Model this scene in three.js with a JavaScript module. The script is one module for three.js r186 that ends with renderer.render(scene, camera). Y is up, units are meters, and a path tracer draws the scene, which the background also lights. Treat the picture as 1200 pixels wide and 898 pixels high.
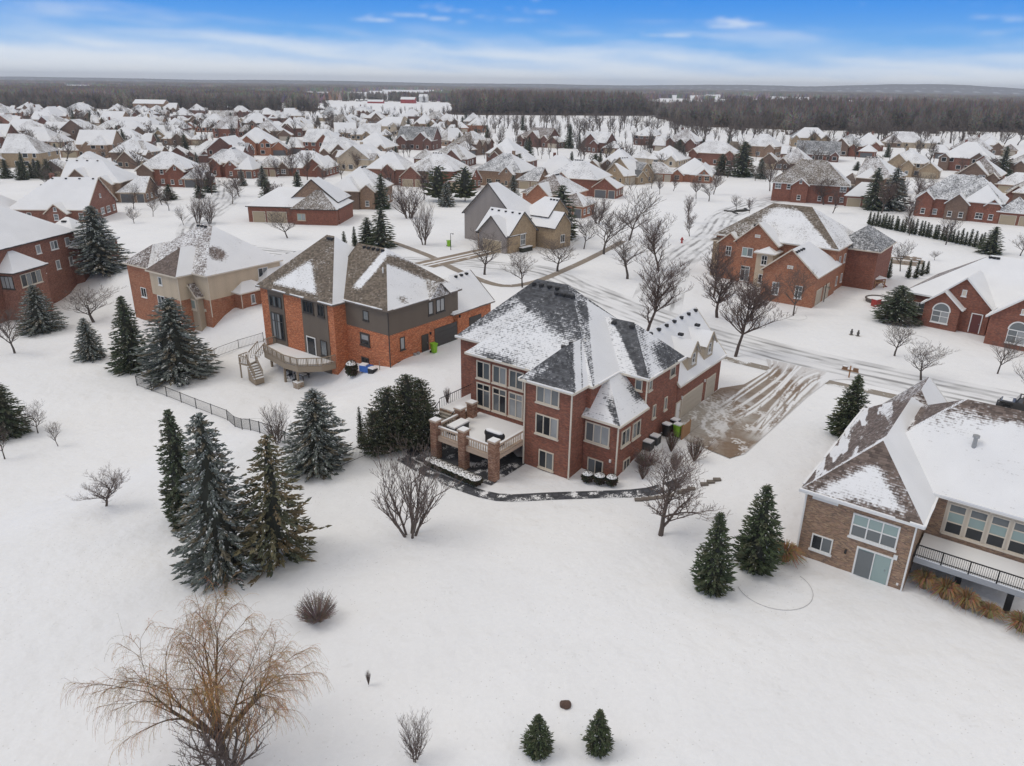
import * as THREE from 'three';
import { mergeGeometries } from 'three/addons/utils/BufferGeometryUtils.js';

// ---------- camera ----------
const scene = new THREE.Scene();
const camera = new THREE.PerspectiveCamera(54.27, 1024 / 766, 0.5, 30000);
camera.position.set(0, 33, 0);
camera.rotation.order = 'YXZ';
camera.rotation.set(-0.38008, 0, 0.01449);
const renderer = new THREE.WebGLRenderer({ antialias: true });
renderer.toneMapping = THREE.LinearToneMapping;
renderer.toneMappingExposure = 0.97;
renderer.shadowMap.enabled = true;

// ---------- random numbers and noise ----------
function rng(seed) { let s = (seed * 2654435761) >>> 0; return () => { s = (s + 0x6D2B79F5) >>> 0; let t = s; t = Math.imul(t ^ (t >>> 15), t | 1); t ^= t + Math.imul(t ^ (t >>> 7), t | 61); return ((t ^ (t >>> 14)) >>> 0) / 4294967296; }; }
function hash(x, y, k = 0) { let h = (Math.imul(x | 0, 374761393) + Math.imul(y | 0, 668265263) + Math.imul(k | 0, 2147483647 ^ 40503)) | 0; h = Math.imul(h ^ (h >>> 13), 1274126177); h ^= h >>> 16; return (h >>> 0) / 4294967296; }
function vn(x, y, k = 0, per = 0) { let xi = Math.floor(x), yi = Math.floor(y), fx = x - xi, fy = y - yi; fx = fx * fx * (3 - 2 * fx); fy = fy * fy * (3 - 2 * fy); const m = (a) => per ? ((a % per) + per) % per : a; const a = hash(m(xi), m(yi), k), b = hash(m(xi + 1), m(yi), k), c = hash(m(xi), m(yi + 1), k), d = hash(m(xi + 1), m(yi + 1), k); return a + (b - a) * fx + (c - a) * fy + (a - b - c + d) * fx * fy; }
function fbm(x, y, k = 0, oct = 4, per = 0) { let s = 0, a = 0.5, t = 0; for (let i = 0; i < oct; i++) { s += a * vn(x, y, k + i, per); t += a; x *= 2; y *= 2; per *= 2; a *= 0.5; } return s / t; }
const S = (a, b, x) => { const t = Math.min(1, Math.max(0, (x - a) / (b - a))); return t * t * (3 - 2 * t); };
const mix = (a, b, t) => a + (b - a) * t;
const mix3 = (a, b, t) => [mix(a[0], b[0], t), mix(a[1], b[1], t), mix(a[2], b[2], t)];
const D2R = Math.PI / 180;

// ---------- sky ----------
{
  const W = 2048, H = 1024, d = new Float32Array(W * H * 4);
  for (let j = 0; j < H; j++) {
    const el = ((j + 0.5) / H - 0.5) * 180;
    for (let i = 0; i < W; i++) {
      const az = ((i + 0.5) / W - 0.5) * 360;
      const e = Math.max(el, 0);
      let a = az + 90; if (a > 180) a -= 360; const b = Math.abs(a) <= 90 ? a : Math.sign(a) * (180 - Math.abs(a)); // mirrored behind, so the noise has no seam
      let blue = mix3([0.20, 0.50, 0.93], [0.050, 0.300, 0.87], S(1.5, 6.0, e));
      blue = mix3(blue, [0.12, 0.27, 0.55], S(10, 50, e));
      // thin cloud low over the land drawn out in slanting streaks, a broken veil higher up
      const wob = fbm(b / 9 + 20, e / 2.2, 2, 3) - 0.5, es = e + b * 0.045 + wob * 1.2;
      const s1 = fbm(b / 9 + 30, es / 0.8 + 9, 3, 5), s2 = fbm(b / 3.2 + 60, es / 0.26 + 30, 11, 4);
      let c = 1 - S(0.2, 4.0, e + b * 0.012 + (s1 - 0.5) * 3.6 + (s2 - 0.5) * 1.0); c *= mix(0.86, 1, s2);
      const wisp = S(0.60, 0.86, fbm(b / 5 + 73, es / 0.34 + 40, 23, 5)) * S(2.2, 3.6, e) * S(8, 5.4, e) * 0.7;
      const py = Math.sin(e * D2R) + 0.12, cx = Math.cos(az * D2R) * Math.cos(e * D2R) / py, cy = Math.sin(az * D2R) * Math.cos(e * D2R) / py;
      const broken = S(0.22, 0.56, fbm(cx * 1.3 + 40, cy * 1.3 + 40, 31, 5)) * S(7, 15, e) * 0.97;
      c = Math.max(c, wisp, broken);
      const white = mix3([0.89, 0.935, 0.99], [0.915, 0.868, 0.808], S(4, 22, e));
      const col = mix3(blue, white, c);
      const q = (j * W + i) * 4, gnd = el < 0 ? 0.85 : 1;
      d[q] = col[0] * gnd; d[q + 1] = col[1] * gnd; d[q + 2] = col[2] * gnd; d[q + 3] = 1;
    }
  }
  const t = new THREE.DataTexture(d, W, H, THREE.RGBAFormat, THREE.FloatType);
  t.mapping = THREE.EquirectangularReflectionMapping; t.magFilter = t.minFilter = THREE.LinearFilter; t.colorSpace = THREE.LinearSRGBColorSpace; t.needsUpdate = true;
  scene.background = t; scene.environment = t;
}
// ---------- the veiled sun, high on one side behind thin cloud ----------
const sun = new THREE.DirectionalLight(new THREE.Color().setRGB(1, 0.93, 0.82), 0.95);
sun.position.set(-150, 190, -90); sun.target.position.set(0, 0, -100);
sun.castShadow = true; sun.shadow.radius = 45; sun.shadow.mapSize.set(2048, 2048);
Object.assign(sun.shadow.camera, { left: -260, right: 260, top: 260, bottom: -260, near: 1, far: 800 });
scene.add(sun, sun.target);
scene.fog = new THREE.FogExp2(new THREE.Color().setRGB(0.88, 0.91, 0.96), 0.00013);

// ---------- textures and materials ----------
const enc = (v) => { v = Math.min(1, Math.max(0, v)); return Math.round(255 * (v <= 0.0031308 ? v * 12.92 : 1.055 * Math.pow(v, 1 / 2.4) - 0.055)); };
function tex(w, h, fn, rep = 1, srgb = true) {
  const d = new Uint8Array(w * h * 4);
  for (let y = 0; y < h; y++) for (let x = 0; x < w; x++) { const c = fn(x, y), q = (y * w + x) * 4; d[q] = srgb ? enc(c[0]) : c[0] * 255; d[q + 1] = srgb ? enc(c[1]) : c[1] * 255; d[q + 2] = srgb ? enc(c[2]) : c[2] * 255; d[q + 3] = 255; }
  const t = new THREE.DataTexture(d, w, h); t.wrapS = t.wrapT = THREE.RepeatWrapping; t.magFilter = THREE.LinearFilter; t.minFilter = THREE.LinearMipmapLinearFilter; t.generateMipmaps = true;
  t.repeat.set(rep, rep); if (srgb) t.colorSpace = THREE.SRGBColorSpace; t.needsUpdate = true; return t;
}
const lin = (r, g, b) => new THREE.Color().setRGB(r, g, b);
const plain = (r, g, b, rough = 0.85, metal = 0) => new THREE.MeshStandardMaterial({ color: lin(r, g, b), roughness: rough, metalness: metal });
const SNOW = [0.81, 0.81, 0.81];
// brick: a 4 m square of running bond, every brick its own tone
function brickTex(pal, mortar, k) {
  const N = 512, rows = 54, cols = 18;
  return tex(N, N, (x, y) => {
    const fy = y / N * rows, r = Math.floor(fy), fx = x / N * cols + (r % 2) * 0.5, c = Math.floor(fx) % cols;
    const h = hash(c, r, k), h2 = hash(c, r, k + 7), i = Math.min(pal.length - 1, Math.floor(h * pal.length));
    let col = pal[i].map((v) => v * (0.82 + 0.36 * h2));
    const j = fy - r < 0.12 || fx - Math.floor(fx) < 0.05; if (j) col = mix3(col, mortar, 0.75);
    const n = 0.86 + 0.28 * fbm(x / N * 8, y / N * 8, k + 3, 4, 8);
    return col.map((v) => v * n);
  }, 0.25);
}
const brick = (pal, mortar, k) => new THREE.MeshStandardMaterial({ map: brickTex(pal, mortar, k), roughness: 0.92 });
function sidingTex(col, k) { const N = 256; return tex(N, N, (x, y) => { const f = (y / N * 16) % 1, n = 0.9 + 0.2 * vn(x / N * 4, y / N * 64, k, 4) ; return col.map((v) => v * n * (f < 0.1 ? 0.55 : 1)); }, 0.5); }
const siding = (col, k) => new THREE.MeshStandardMaterial({ map: sidingTex(col, k), roughness: 0.75 });
const M = {
  red: brick([[0.24, 0.080, 0.048], [0.275, 0.10, 0.060], [0.20, 0.065, 0.042], [0.17, 0.064, 0.044]], [0.30, 0.22, 0.17], 1),
  red2: brick([[0.22, 0.088, 0.058], [0.26, 0.11, 0.072], [0.18, 0.07, 0.05]], [0.33, 0.25, 0.2], 2),
  orange: brick([[0.46, 0.145, 0.06], [0.54, 0.185, 0.078], [0.39, 0.115, 0.048], [0.50, 0.20, 0.10], [0.33, 0.10, 0.05]], [0.45, 0.24, 0.14], 3),
  brown: brick([[0.30, 0.19, 0.12], [0.35, 0.235, 0.15], [0.24, 0.15, 0.10], [0.30, 0.185, 0.13], [0.20, 0.135, 0.10]], [0.34, 0.27, 0.2], 4),
  tan: brick([[0.36, 0.265, 0.165], [0.40, 0.30, 0.19], [0.31, 0.22, 0.135]], [0.42, 0.34, 0.25], 5),
  rust: brick([[0.33, 0.125, 0.065], [0.37, 0.15, 0.08], [0.28, 0.10, 0.055], [0.36, 0.17, 0.10]], [0.36, 0.25, 0.18], 6),
  pier: brick([[0.22, 0.10, 0.06], [0.28, 0.15, 0.095], [0.17, 0.075, 0.05], [0.33, 0.20, 0.14]], [0.34, 0.26, 0.2], 16),
  maroon: brick([[0.15, 0.068, 0.052], [0.175, 0.08, 0.06], [0.125, 0.058, 0.046]], [0.26, 0.2, 0.16], 7),
  cocoa: brick([[0.17, 0.11, 0.078], [0.20, 0.13, 0.09], [0.14, 0.088, 0.066]], [0.27, 0.21, 0.17], 8),
  dsiding: siding([0.145, 0.115, 0.088], 11), tsiding: siding([0.43, 0.36, 0.27], 12), gsiding: siding([0.30, 0.265, 0.24], 13), csiding: siding([0.56, 0.46, 0.335], 14),
  stone: brick([[0.34, 0.29, 0.23], [0.26, 0.22, 0.18], [0.40, 0.34, 0.27], [0.3, 0.2, 0.14]], [0.36, 0.31, 0.26], 15),
  tanstone: plain(0.47, 0.36, 0.275), cream: plain(0.62, 0.55, 0.45), white: plain(0.75, 0.74, 0.71), bronze: plain(0.05, 0.042, 0.036, 0.6), grey: plain(0.33, 0.33, 0.33),
  glass: new THREE.MeshPhysicalMaterial({ color: lin(0.022, 0.026, 0.03), roughness: 0.06, specularIntensity: 1, ior: 1.5 }),
  curtain: new THREE.MeshPhysicalMaterial({ color: lin(0.30, 0.31, 0.31), roughness: 0.25, clearcoat: 1, clearcoatRoughness: 0.05 }),
  blind: new THREE.MeshPhysicalMaterial({ color: lin(0.12, 0.135, 0.14), roughness: 0.25, clearcoat: 1, clearcoatRoughness: 0.05 }),
  teal: new THREE.MeshPhysicalMaterial({ color: lin(0.27, 0.36, 0.34), roughness: 0.2, clearcoat: 1, clearcoatRoughness: 0.05 }),
  garageCream: plain(0.46, 0.40, 0.32, 0.7), garageDark: plain(0.055, 0.05, 0.046, 0.6), garageGrey: plain(0.12, 0.125, 0.13, 0.6), garageTan: plain(0.42, 0.34, 0.23, 0.7), doorRed: plain(0.12, 0.03, 0.025, 0.5),
  vent: plain(0.025, 0.025, 0.027, 0.8), black: plain(0.012, 0.012, 0.013, 0.5), iron: plain(0.02, 0.02, 0.022, 0.5, 0.4),
  snow: plain(...SNOW, 0.9), slate: null, conc: plain(0.36, 0.33, 0.29), wood: plain(0.28, 0.225, 0.165, 0.85), oak: plain(0.36, 0.20, 0.10, 0.8), lime: plain(0.24, 0.50, 0.02, 0.5), tarp: plain(0.03, 0.12, 0.42, 0.5),
  bark: plain(0.085, 0.068, 0.055, 0.95), gutter: plain(0.66, 0.60, 0.50, 0.6),
  redpaint: plain(0.36, 0.04, 0.035, 0.5), steel: plain(0.35, 0.36, 0.37, 0.4, 0.6), chrome: plain(0.5, 0.5, 0.5, 0.25, 0.9), rubber: plain(0.015, 0.015, 0.015, 0.9),
};
// shingles with snow lying on them: cov 0 = bare, 1 = covered
const ROOF = { brown: [0.165, 0.132, 0.100], grey: [0.125, 0.127, 0.130], dark: [0.090, 0.092, 0.098], umber: [0.150, 0.114, 0.096] };
function roofPixel(x, y, col, cov, k, per = 0) {
  const cs = 0.2, r = Math.floor(y / cs), fr = y / cs - r, tab = Math.floor(x / 0.3 + (r % 2) * 0.5);
  const pr = per ? Math.round(per / cs) : 0, pt = per ? Math.round(per / 0.3) : 0;
  const hh = hash(pt ? ((tab % pt) + pt) % pt : tab, pr ? ((r % pr) + pr) % pr : r, k);
  let c = col.map((v) => v * (0.62 + 0.76 * hh)); if (fr < 0.14) c = c.map((v) => v * 0.6);
  const big = per ? fbm(x / per * 6, y / per * 6, k + 5, 4, 6) : fbm(x * 0.55, y * 0.55, k + 5, 4);
  const fine = per ? vn(x / per * 72, y / per * 72, k + 9, 72) : vn(x * 7, y * 7, k + 9), grit = per ? vn(x / per * 180, y / per * 180, k + 15, 180) : vn(x * 15, y * 15, k + 15);
  const m = S(-0.40, 0.36, cov - 0.5 + (big - 0.5) * 0.55 + (fine - 0.5) * 0.62 + (grit - 0.5) * 0.4 + (0.45 - fr) * 0.5 + (hh - 0.5) * 0.3);
  const sn = 0.93 + 0.1 * big;
  return mix3(c, SNOW.map((v) => v * sn), m);
}
const roofCache = {};
function roofMat(color, level) {
  const key = color + level; if (roofCache[key]) return roofCache[key];
  const cov = [-0.3, 0.28, 0.52, 0.84, 1.6][level], N = 512, per = 12;
  return roofCache[key] = new THREE.MeshStandardMaterial({ map: tex(N, N, (x, y) => roofPixel(x / N * per, y / N * per, ROOF[color], cov, 40 + level, per), 1 / per), roughness: 0.93 });
}
function roofFaceMat(color, A, B, fn, k) {
  const px = 28, w = Math.min(560, Math.ceil(A * px)), h = Math.min(420, Math.ceil(B * px));
  const t = tex(w, h, (x, y) => { const a = (x + 0.5) / w * A, b = (y + 0.5) / h * B; return roofPixel(a, b, ROOF[color], fn(a, b, A, B), k); });
  t.wrapS = t.wrapT = THREE.ClampToEdgeWrapping; return new THREE.MeshStandardMaterial({ map: t, roughness: 0.93 });
}

// ---------- object helpers ----------
const names = {};
function numbered(n) { const c = names[n] = (names[n] ?? -1) + 1; return c ? n + '_' + String(c).padStart(3, '0') : n; }
function tag(o, label, category, group, kind) { Object.assign(o.userData, { label, category }); if (group) o.userData.group = group; if (kind) o.userData.kind = kind; return o; }
function thing(name, label, category, x, y, z, turn = 0, group) { const g = new THREE.Group(); g.name = numbered(name); g.position.set(x, y, z); g.rotation.y = turn; scene.add(g); return tag(g, label, category, group); }
function shadow(m) { m.castShadow = m.receiveShadow = true; return m; }
function add(name, geo, mat, parent, label) { const m = shadow(new THREE.Mesh(geo, mat)); m.name = name; (parent ?? scene).add(m); if (label) m.userData.label = label; return m; }
class Geo {
  constructor() { this.p = []; this.t = []; this.c = null; this.g = []; }
  tri(a, b, c, ua = [0, 0], ub = [1, 0], uc = [0, 1]) { this.p.push(...a, ...b, ...c); this.t.push(...ua, ...ub, ...uc); return this; }
  poly(pts, uvs) { for (let i = 1; i + 1 < pts.length; i++) this.tri(pts[0], pts[i], pts[i + 1], uvs[0], uvs[i], uvs[i + 1]); return this; }
  flat(pts, o = [0, 0]) { // polygon with uv in metres in its own plane
    const a = pts[0], b = pts[1], e = new THREE.Vector3(b[0] - a[0], b[1] - a[1], b[2] - a[2]).normalize(), d = new THREE.Vector3(pts[2][0] - a[0], pts[2][1] - a[1], pts[2][2] - a[2]);
    const n = new THREE.Vector3().crossVectors(e, d).normalize(), f = new THREE.Vector3().crossVectors(n, e);
    return this.poly(pts, pts.map((q) => { const v = new THREE.Vector3(q[0] - a[0], q[1] - a[1], q[2] - a[2]); return [v.dot(e) + o[0], v.dot(f) + o[1]]; }));
  }
  box(x0, x1, y0, y1, z0, z1) {
    const q = (a, b, c, d, u0, u1, w0, w1) => this.poly([a, b, c, d], [[u0, w0], [u1, w0], [u1, w1], [u0, w1]]);
    q([x0, y0, z1], [x1, y0, z1], [x1, y1, z1], [x0, y1, z1], x0, x1, y0, y1); q([x1, y0, z0], [x0, y0, z0], [x0, y1, z0], [x1, y1, z0], -x1, -x0, y0, y1);
    q([x1, y0, z1], [x1, y0, z0], [x1, y1, z0], [x1, y1, z1], -z1, -z0, y0, y1); q([x0, y0, z0], [x0, y0, z1], [x0, y1, z1], [x0, y1, z0], z0, z1, y0, y1);
    q([x0, y1, z1], [x1, y1, z1], [x1, y1, z0], [x0, y1, z0], x0, x1, -z1, -z0); q([x0, y0, z0], [x1, y0, z0], [x1, y0, z1], [x0, y0, z1], x0, x1, z0, z1);
    return this;
  }
  bar(a, b, w, h = w) { // square bar between two points
    const A = new THREE.Vector3(...a), B = new THREE.Vector3(...b), d = B.clone().sub(A).normalize(), up = Math.abs(d.y) > 0.95 ? new THREE.Vector3(1, 0, 0) : new THREE.Vector3(0, 1, 0);
    const s = new THREE.Vector3().crossVectors(d, up).normalize().multiplyScalar(w / 2), t = new THREE.Vector3().crossVectors(s, d).normalize().multiplyScalar(h / 2);
    const c = (P, i, j) => [P.x + s.x * i + t.x * j, P.y + s.y * i + t.y * j, P.z + s.z * i + t.z * j], k = [[-1, -1], [1, -1], [1, 1], [-1, 1]];
    for (let i = 0; i < 4; i++) { const [m, n] = k[i], [o, q] = k[(i + 1) % 4]; this.flat([c(A, m, n), c(B, m, n), c(B, o, q), c(A, o, q)]); }
    this.flat(k.map(([m, n]) => c(A, m, n))); this.flat(k.map(([m, n]) => c(B, m, n)).reverse()); return this;
  }
  geo() {
    const g = new THREE.BufferGeometry(); g.setAttribute('position', new THREE.Float32BufferAttribute(this.p, 3)); g.setAttribute('uv', new THREE.Float32BufferAttribute(this.t, 2));
    if (this.c) g.setAttribute('color', new THREE.Float32BufferAttribute(this.c, 3)); for (const [s, n, m] of this.g) g.addGroup(s, n, m); g.computeVertexNormals(); return g;
  }
  mesh(name, mat, parent, label) { return add(name, this.geo(), mat, parent, label); }
}
const unitBox = new Geo().box(-0.5, 0.5, 0, 1, -0.5, 0.5).geo();
function block(name, mat, parent, x, y, z, w, h, d, turn = 0) { const m = add(name, unitBox, mat, parent); m.position.set(x, y, z); m.scale.set(w, h, d); m.rotation.y = turn; return m; }

// ---------- the lie of the land: the row of houses stands on a bank that falls to the field ----------
const FO = [5.158, -59.405], FA = -36.5 * D2R, FU = [Math.cos(FA), -Math.sin(FA)], FV = [-Math.sin(FA), -Math.cos(FA)];
const FW = (u, v) => [FO[0] + FU[0] * u + FV[0] * v, FO[1] + FU[1] * u + FV[1] * v];
const FL = (x, z) => { const a = x - FO[0], b = z - FO[1]; return [a * FU[0] + b * FU[1], a * FV[0] + b * FV[1]]; };
function land(x, z) { const [u, v] = FL(x, z); return 1.4 * S(0, 11, v) - 2.9 * S(28, 40, -u) * (1 - S(4, 12, v)); }
{
  // ground: one sheet, fine under the houses and coarser out to the horizon
  const line = (lo, a, b, hi) => { const r = []; let x = a, st = 1.5; while (x > lo) { r.unshift(x); x -= st; st *= 1.12; } r.unshift(lo); x = a + 1.5; while (x < b) { r.push(x); x += 1.5; } st = 1.5; while (x < hi) { r.push(x); x += st; st *= 1.12; } r.push(hi); return r; };
  const xs = line(-9000, -75, 85, 9000), zs = line(-8500, -120, -12, 400), p = [], t = [], idx = [];
  zs.forEach((z, j) => xs.forEach((x, i) => {
    const [u, v] = FL(x, z), far = Math.hypot(x, z);
    const swell = (fbm(x / 14, z / 14, 61, 3) - 0.5) * 0.35 * S(-12, -20, v) * (1 - S(150, 300, far));
    p.push(x, land(x, z) + swell, z); t.push(x, z);
    if (i && j) { const a = (j - 1) * xs.length + i - 1, b = a + 1, c = a + xs.length, d = c + 1; idx.push(a, c, b, b, c, d); }
  }));
  const g = new THREE.BufferGeometry(); g.setAttribute('position', new THREE.Float32BufferAttribute(p, 3)); g.setAttribute('uv', new THREE.Float32BufferAttribute(t, 2)); g.setIndex(idx); g.computeVertexNormals();
  const N = 1024, per = 48;
  const map = tex(N, N, (x, y) => {
    const X = x / N, Y = y / N, n = fbm(X * 6, Y * 6, 71, 5, 6), f = vn(X * 256, Y * 256, 77, 256), q = fbm(X * 24, Y * 24, 79, 4, 24);
    let c = SNOW.map((v) => v * (0.955 + 0.09 * n) * (0.985 + 0.03 * f));
    const spot = hash(x, y, 83) > 0.9978 && n > 0.46 ? 0.5 : S(0.70, 0.86, q) * 0.10 * S(0.5, 0.8, f); // grass tips poking through
    return mix3(c, [0.17, 0.14, 0.09], spot);
  }, 1 / per);
  const bump = tex(512, 512, (x, y) => { const v = fbm(x / 512 * 20, y / 512 * 20, 91, 5, 20); return [v, v, v]; }, 1 / 22, false);
  const m = new THREE.MeshStandardMaterial({ map, roughness: 0.92, bumpMap: bump, bumpScale: 0.16 });
  const o = add('ground', g, m); tag(o, 'snow covered lawns and fields running out to the horizon', 'ground', null, 'structure');
}

// ---------- houses ----------
// A house is a group whose local x runs along its front (u) and local -z runs back from it (v).
const Q = (u, v, h) => [u, h, -v];
const SNOWWARD = [0.80, 0.60];       // snow stayed on the slopes that face this way, and blew or melted off the others
function roofFaces(w) {
  const o = w.o ?? 0.4, [u0, u1, v0, v1] = w.b, U0 = u0 - o, U1 = u1 + o, V0 = v0 - o, V1 = v1 + o, e = w.e, p = w.p ?? 0.85, g = w.g ?? '';
  const ax = w.r ?? ((u1 - u0) >= (v1 - v0) ? 'u' : 'v'), F = [];
  if (ax === 'u') {
    const half = (V1 - V0) / 2, rh = e + half * p, vm = (V0 + V1) / 2; let a = U0 + (g.includes('u0') ? 0 : half), b = U1 - (g.includes('u1') ? 0 : half); if (a > b) a = b = (U0 + U1) / 2;
    F.push({ d: 'v0', n: [0, -1], q: [[U0, V0, e], [U1, V0, e], [b, vm, rh], [a, vm, rh]] }, { d: 'v1', n: [0, 1], q: [[U1, V1, e], [U0, V1, e], [a, vm, rh], [b, vm, rh]] });
    if (!g.includes('u0')) F.push({ d: 'u0', n: [-1, 0], q: [[U0, V1, e], [U0, V0, e], [a, vm, rh]] });
    if (!g.includes('u1')) F.push({ d: 'u1', n: [1, 0], q: [[U1, V0, e], [U1, V1, e], [b, vm, rh]] });
    w.ridge = [[a, vm, rh], [b, vm, rh]];
  } else {
    const half = (U1 - U0) / 2, rh = e + half * p, um = (U0 + U1) / 2; let a = V0 + (g.includes('v0') ? 0 : half), b = V1 - (g.includes('v1') ? 0 : half); if (a > b) a = b = (V0 + V1) / 2;
    F.push({ d: 'u0', n: [-1, 0], q: [[U0, V1, e], [U0, V0, e], [um, a, rh], [um, b, rh]] }, { d: 'u1', n: [1, 0], q: [[U1, V0, e], [U1, V1, e], [um, b, rh], [um, a, rh]] });
    if (!g.includes('v0')) F.push({ d: 'v0', n: [0, -1], q: [[U0, V0, e], [U1, V0, e], [um, a, rh]] });
    if (!g.includes('v1')) F.push({ d: 'v1', n: [0, 1], q: [[U1, V1, e], [U0, V1, e], [um, b, rh]] });
    w.ridge = [[um, a, rh], [um, b, rh]];
  }
  return F.filter((f) => f.q.length < 4 || Math.hypot(f.q[2][0] - f.q[3][0], f.q[2][1] - f.q[3][1]) >= 0 );
}
const coverLevel = (n, ang, r) => { const c = Math.cos(ang), s = Math.sin(ang), wx = n[0] * c - n[1] * s, wz = -n[0] * s - n[1] * c, d = wx * SNOWWARD[0] + wz * SNOWWARD[1]; const v = 0.52 + 0.45 * d + (r - 0.5) * 0.8; return v > 0.76 ? 4 : v > 0.52 ? 3 : v > 0.36 ? 2 : v > 0.2 ? 1 : 0; };
function buildWing(root, w, ang, R, k, trim) {
  const lip = new Geo(), close = Math.hypot(root.position.x, root.position.z) < 150;
  const [u0, u1, v0, v1] = w.b, o = w.o ?? 0.4, p = w.p ?? 0.85, g = w.g ?? '', e = w.e;
  // walls, storey by storey where the cladding changes
  const bands = w.bands ?? [[w.h0 ?? -2.5, e + 0.02, w.wall]];
  for (const [a, b, m] of bands) {
    const x = new Geo(), j = (m !== bands[0][2]) ? 0.03 : 0;
    x.flat([Q(u0 - j, v0 - j, a), Q(u1 + j, v0 - j, a), Q(u1 + j, v0 - j, b), Q(u0 - j, v0 - j, b)], [u0, a]); x.flat([Q(u1 + j, v0 - j, a), Q(u1 + j, v1 + j, a), Q(u1 + j, v1 + j, b), Q(u1 + j, v0 - j, b)], [v0, a]);
    x.flat([Q(u1 + j, v1 + j, a), Q(u0 - j, v1 + j, a), Q(u0 - j, v1 + j, b), Q(u1 + j, v1 + j, b)], [u0, a]); x.flat([Q(u0 - j, v1 + j, a), Q(u0 - j, v0 - j, a), Q(u0 - j, v0 - j, b), Q(u0 - j, v1 + j, b)], [v0, a]);
    if (j) x.flat([Q(u0 - j, v0 - j, a), Q(u0 - j, v1 + j, a), Q(u1 + j, v1 + j, a), Q(u1 + j, v0 - j, a)]);
    x.mesh('wall', M[m], root);
  }
  const top = bands[bands.length - 1][2], F = roofFaces(w), gm = M[w.gwall ?? top];
  for (const s of ['u0', 'u1', 'v0', 'v1']) if (g.includes(s)) {
    const x = new Geo(), lo = e - 0.02, rise = o * p, rh = w.ridge[0][2], d = -0.02, j = w.gwall ? 0.035 : 0.0;
    if (s[0] === 'u') { const U = s === 'u0' ? u0 - j : u1 + j, vm = (v0 + v1) / 2, q = [Q(U, v0, lo), Q(U, v1, lo), Q(U, v1, e + rise + d), Q(U, vm, rh + d), Q(U, v0, e + rise + d)]; x.flat(s === 'u1' ? q : q.reverse(), [v0, lo]); }
    else { const V = s === 'v0' ? v0 - j : v1 + j, um = (u0 + u1) / 2, q = [Q(u0, V, lo), Q(u1, V, lo), Q(u1, V, e + rise + d), Q(um, V, rh + d), Q(u0, V, e + rise + d)]; x.flat(s === 'v0' ? q : q.reverse(), [u0, lo]); }
    x.mesh('gable', gm, root);
  }
  // roof: one mesh for each wing, a material for each slope
  const rg = new Geo(), mats = [];
  for (const f of F) {
    const pts = f.q.map((q) => Q(...q)), start = rg.p.length / 3, fn = w.cov?.[f.d] ?? coverLevel(f.n, ang, R());
    if (close && (typeof fn === 'function' || fn > 2)) { // a rounded rim of snow along the eave, thicker and thinner by turns
      const n = Math.max(2, Math.round(Math.hypot(pts[1][0] - pts[0][0], pts[1][2] - pts[0][2]) / 0.9)), at = (t) => [mix(pts[0][0], pts[1][0], t), pts[0][1] + 0.05, mix(pts[0][2], pts[1][2], t)];
      for (let i = 0; i < n; i++) { const h = vn(i * 0.7, k + mats.length * 9, 17); if (h > 0.3 || fn === 4) lip.bar(at(i / n), at((i + 1) / n), 0.10 + 0.10 * h, 0.05 + 0.09 * h); }
    }
    rg.flat(pts, [hash(k, mats.length, 5) * 12, hash(k, mats.length, 6) * 12]);
    if (typeof fn === 'function') {
      let A0 = 1e9, A1 = -1e9, B0 = 1e9, B1 = -1e9; const n = rg.p.length / 3;
      for (let i = start; i < n; i++) { A0 = Math.min(A0, rg.t[2 * i]); A1 = Math.max(A1, rg.t[2 * i]); B0 = Math.min(B0, rg.t[2 * i + 1]); B1 = Math.max(B1, rg.t[2 * i + 1]); }
      for (let i = start; i < n; i++) { rg.t[2 * i] = (rg.t[2 * i] - A0) / (A1 - A0); rg.t[2 * i + 1] = (rg.t[2 * i + 1] - B0) / (B1 - B0); }
      mats.push(roofFaceMat(w.roof ?? 'brown', A1 - A0, B1 - B0, fn, k * 7 + mats.length * 3));
    } else mats.push(roofMat(w.roof ?? 'brown', fn));
    rg.g.push([start, rg.p.length / 3 - start, mats.length - 1]);
  }
  const roof = rg.mesh('roof', mats, root); if (lip.p.length) lip.mesh('snow_lip', M.snow, roof).userData.kind = 'stuff';
  // fascia boards, soffit and rake boards
  const t = new Geo(), U0 = u0 - o, U1 = u1 + o, V0 = v0 - o, V1 = v1 + o, lo = e - 0.17, hi = e + 0.03, th = 0.06;
  const su0 = g.includes('u0') ? u0 : U0, su1 = g.includes('u1') ? u1 : U1, sv0 = g.includes('v0') ? v0 : V0, sv1 = g.includes('v1') ? v1 : V1;
  if (!g.includes('v0')) t.box(U0, U1, lo, hi, -V0 - 0.0, -V0 + th); if (!g.includes('v1')) t.box(U0, U1, lo, hi, -V1 - th, -V1);
  if (!g.includes('u0')) t.box(U0 - th, U0, lo, hi, -V1, -V0); if (!g.includes('u1')) t.box(U1, U1 + th, lo, hi, -V1, -V0);
  t.flat([Q(su0, sv0, lo + 0.03), Q(su1, sv0, lo + 0.03), Q(su1, sv1, lo + 0.03), Q(su0, sv1, lo + 0.03)]);
  for (const s of ['u0', 'u1', 'v0', 'v1']) if (g.includes(s)) {
    const r = w.ridge[s[1] === '0' ? 0 : 1];
    for (const m of [0, 1]) { const c = s[0] === 'u' ? [r[0], m ? V1 : V0] : [m ? U1 : U0, r[1]]; t.bar(Q(c[0], c[1], e - 0.07), Q(r[0], r[1], r[2] - 0.07), 0.07, 0.2); }
  }
  t.mesh('fascia', trim, root);
  return roof;
}
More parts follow.
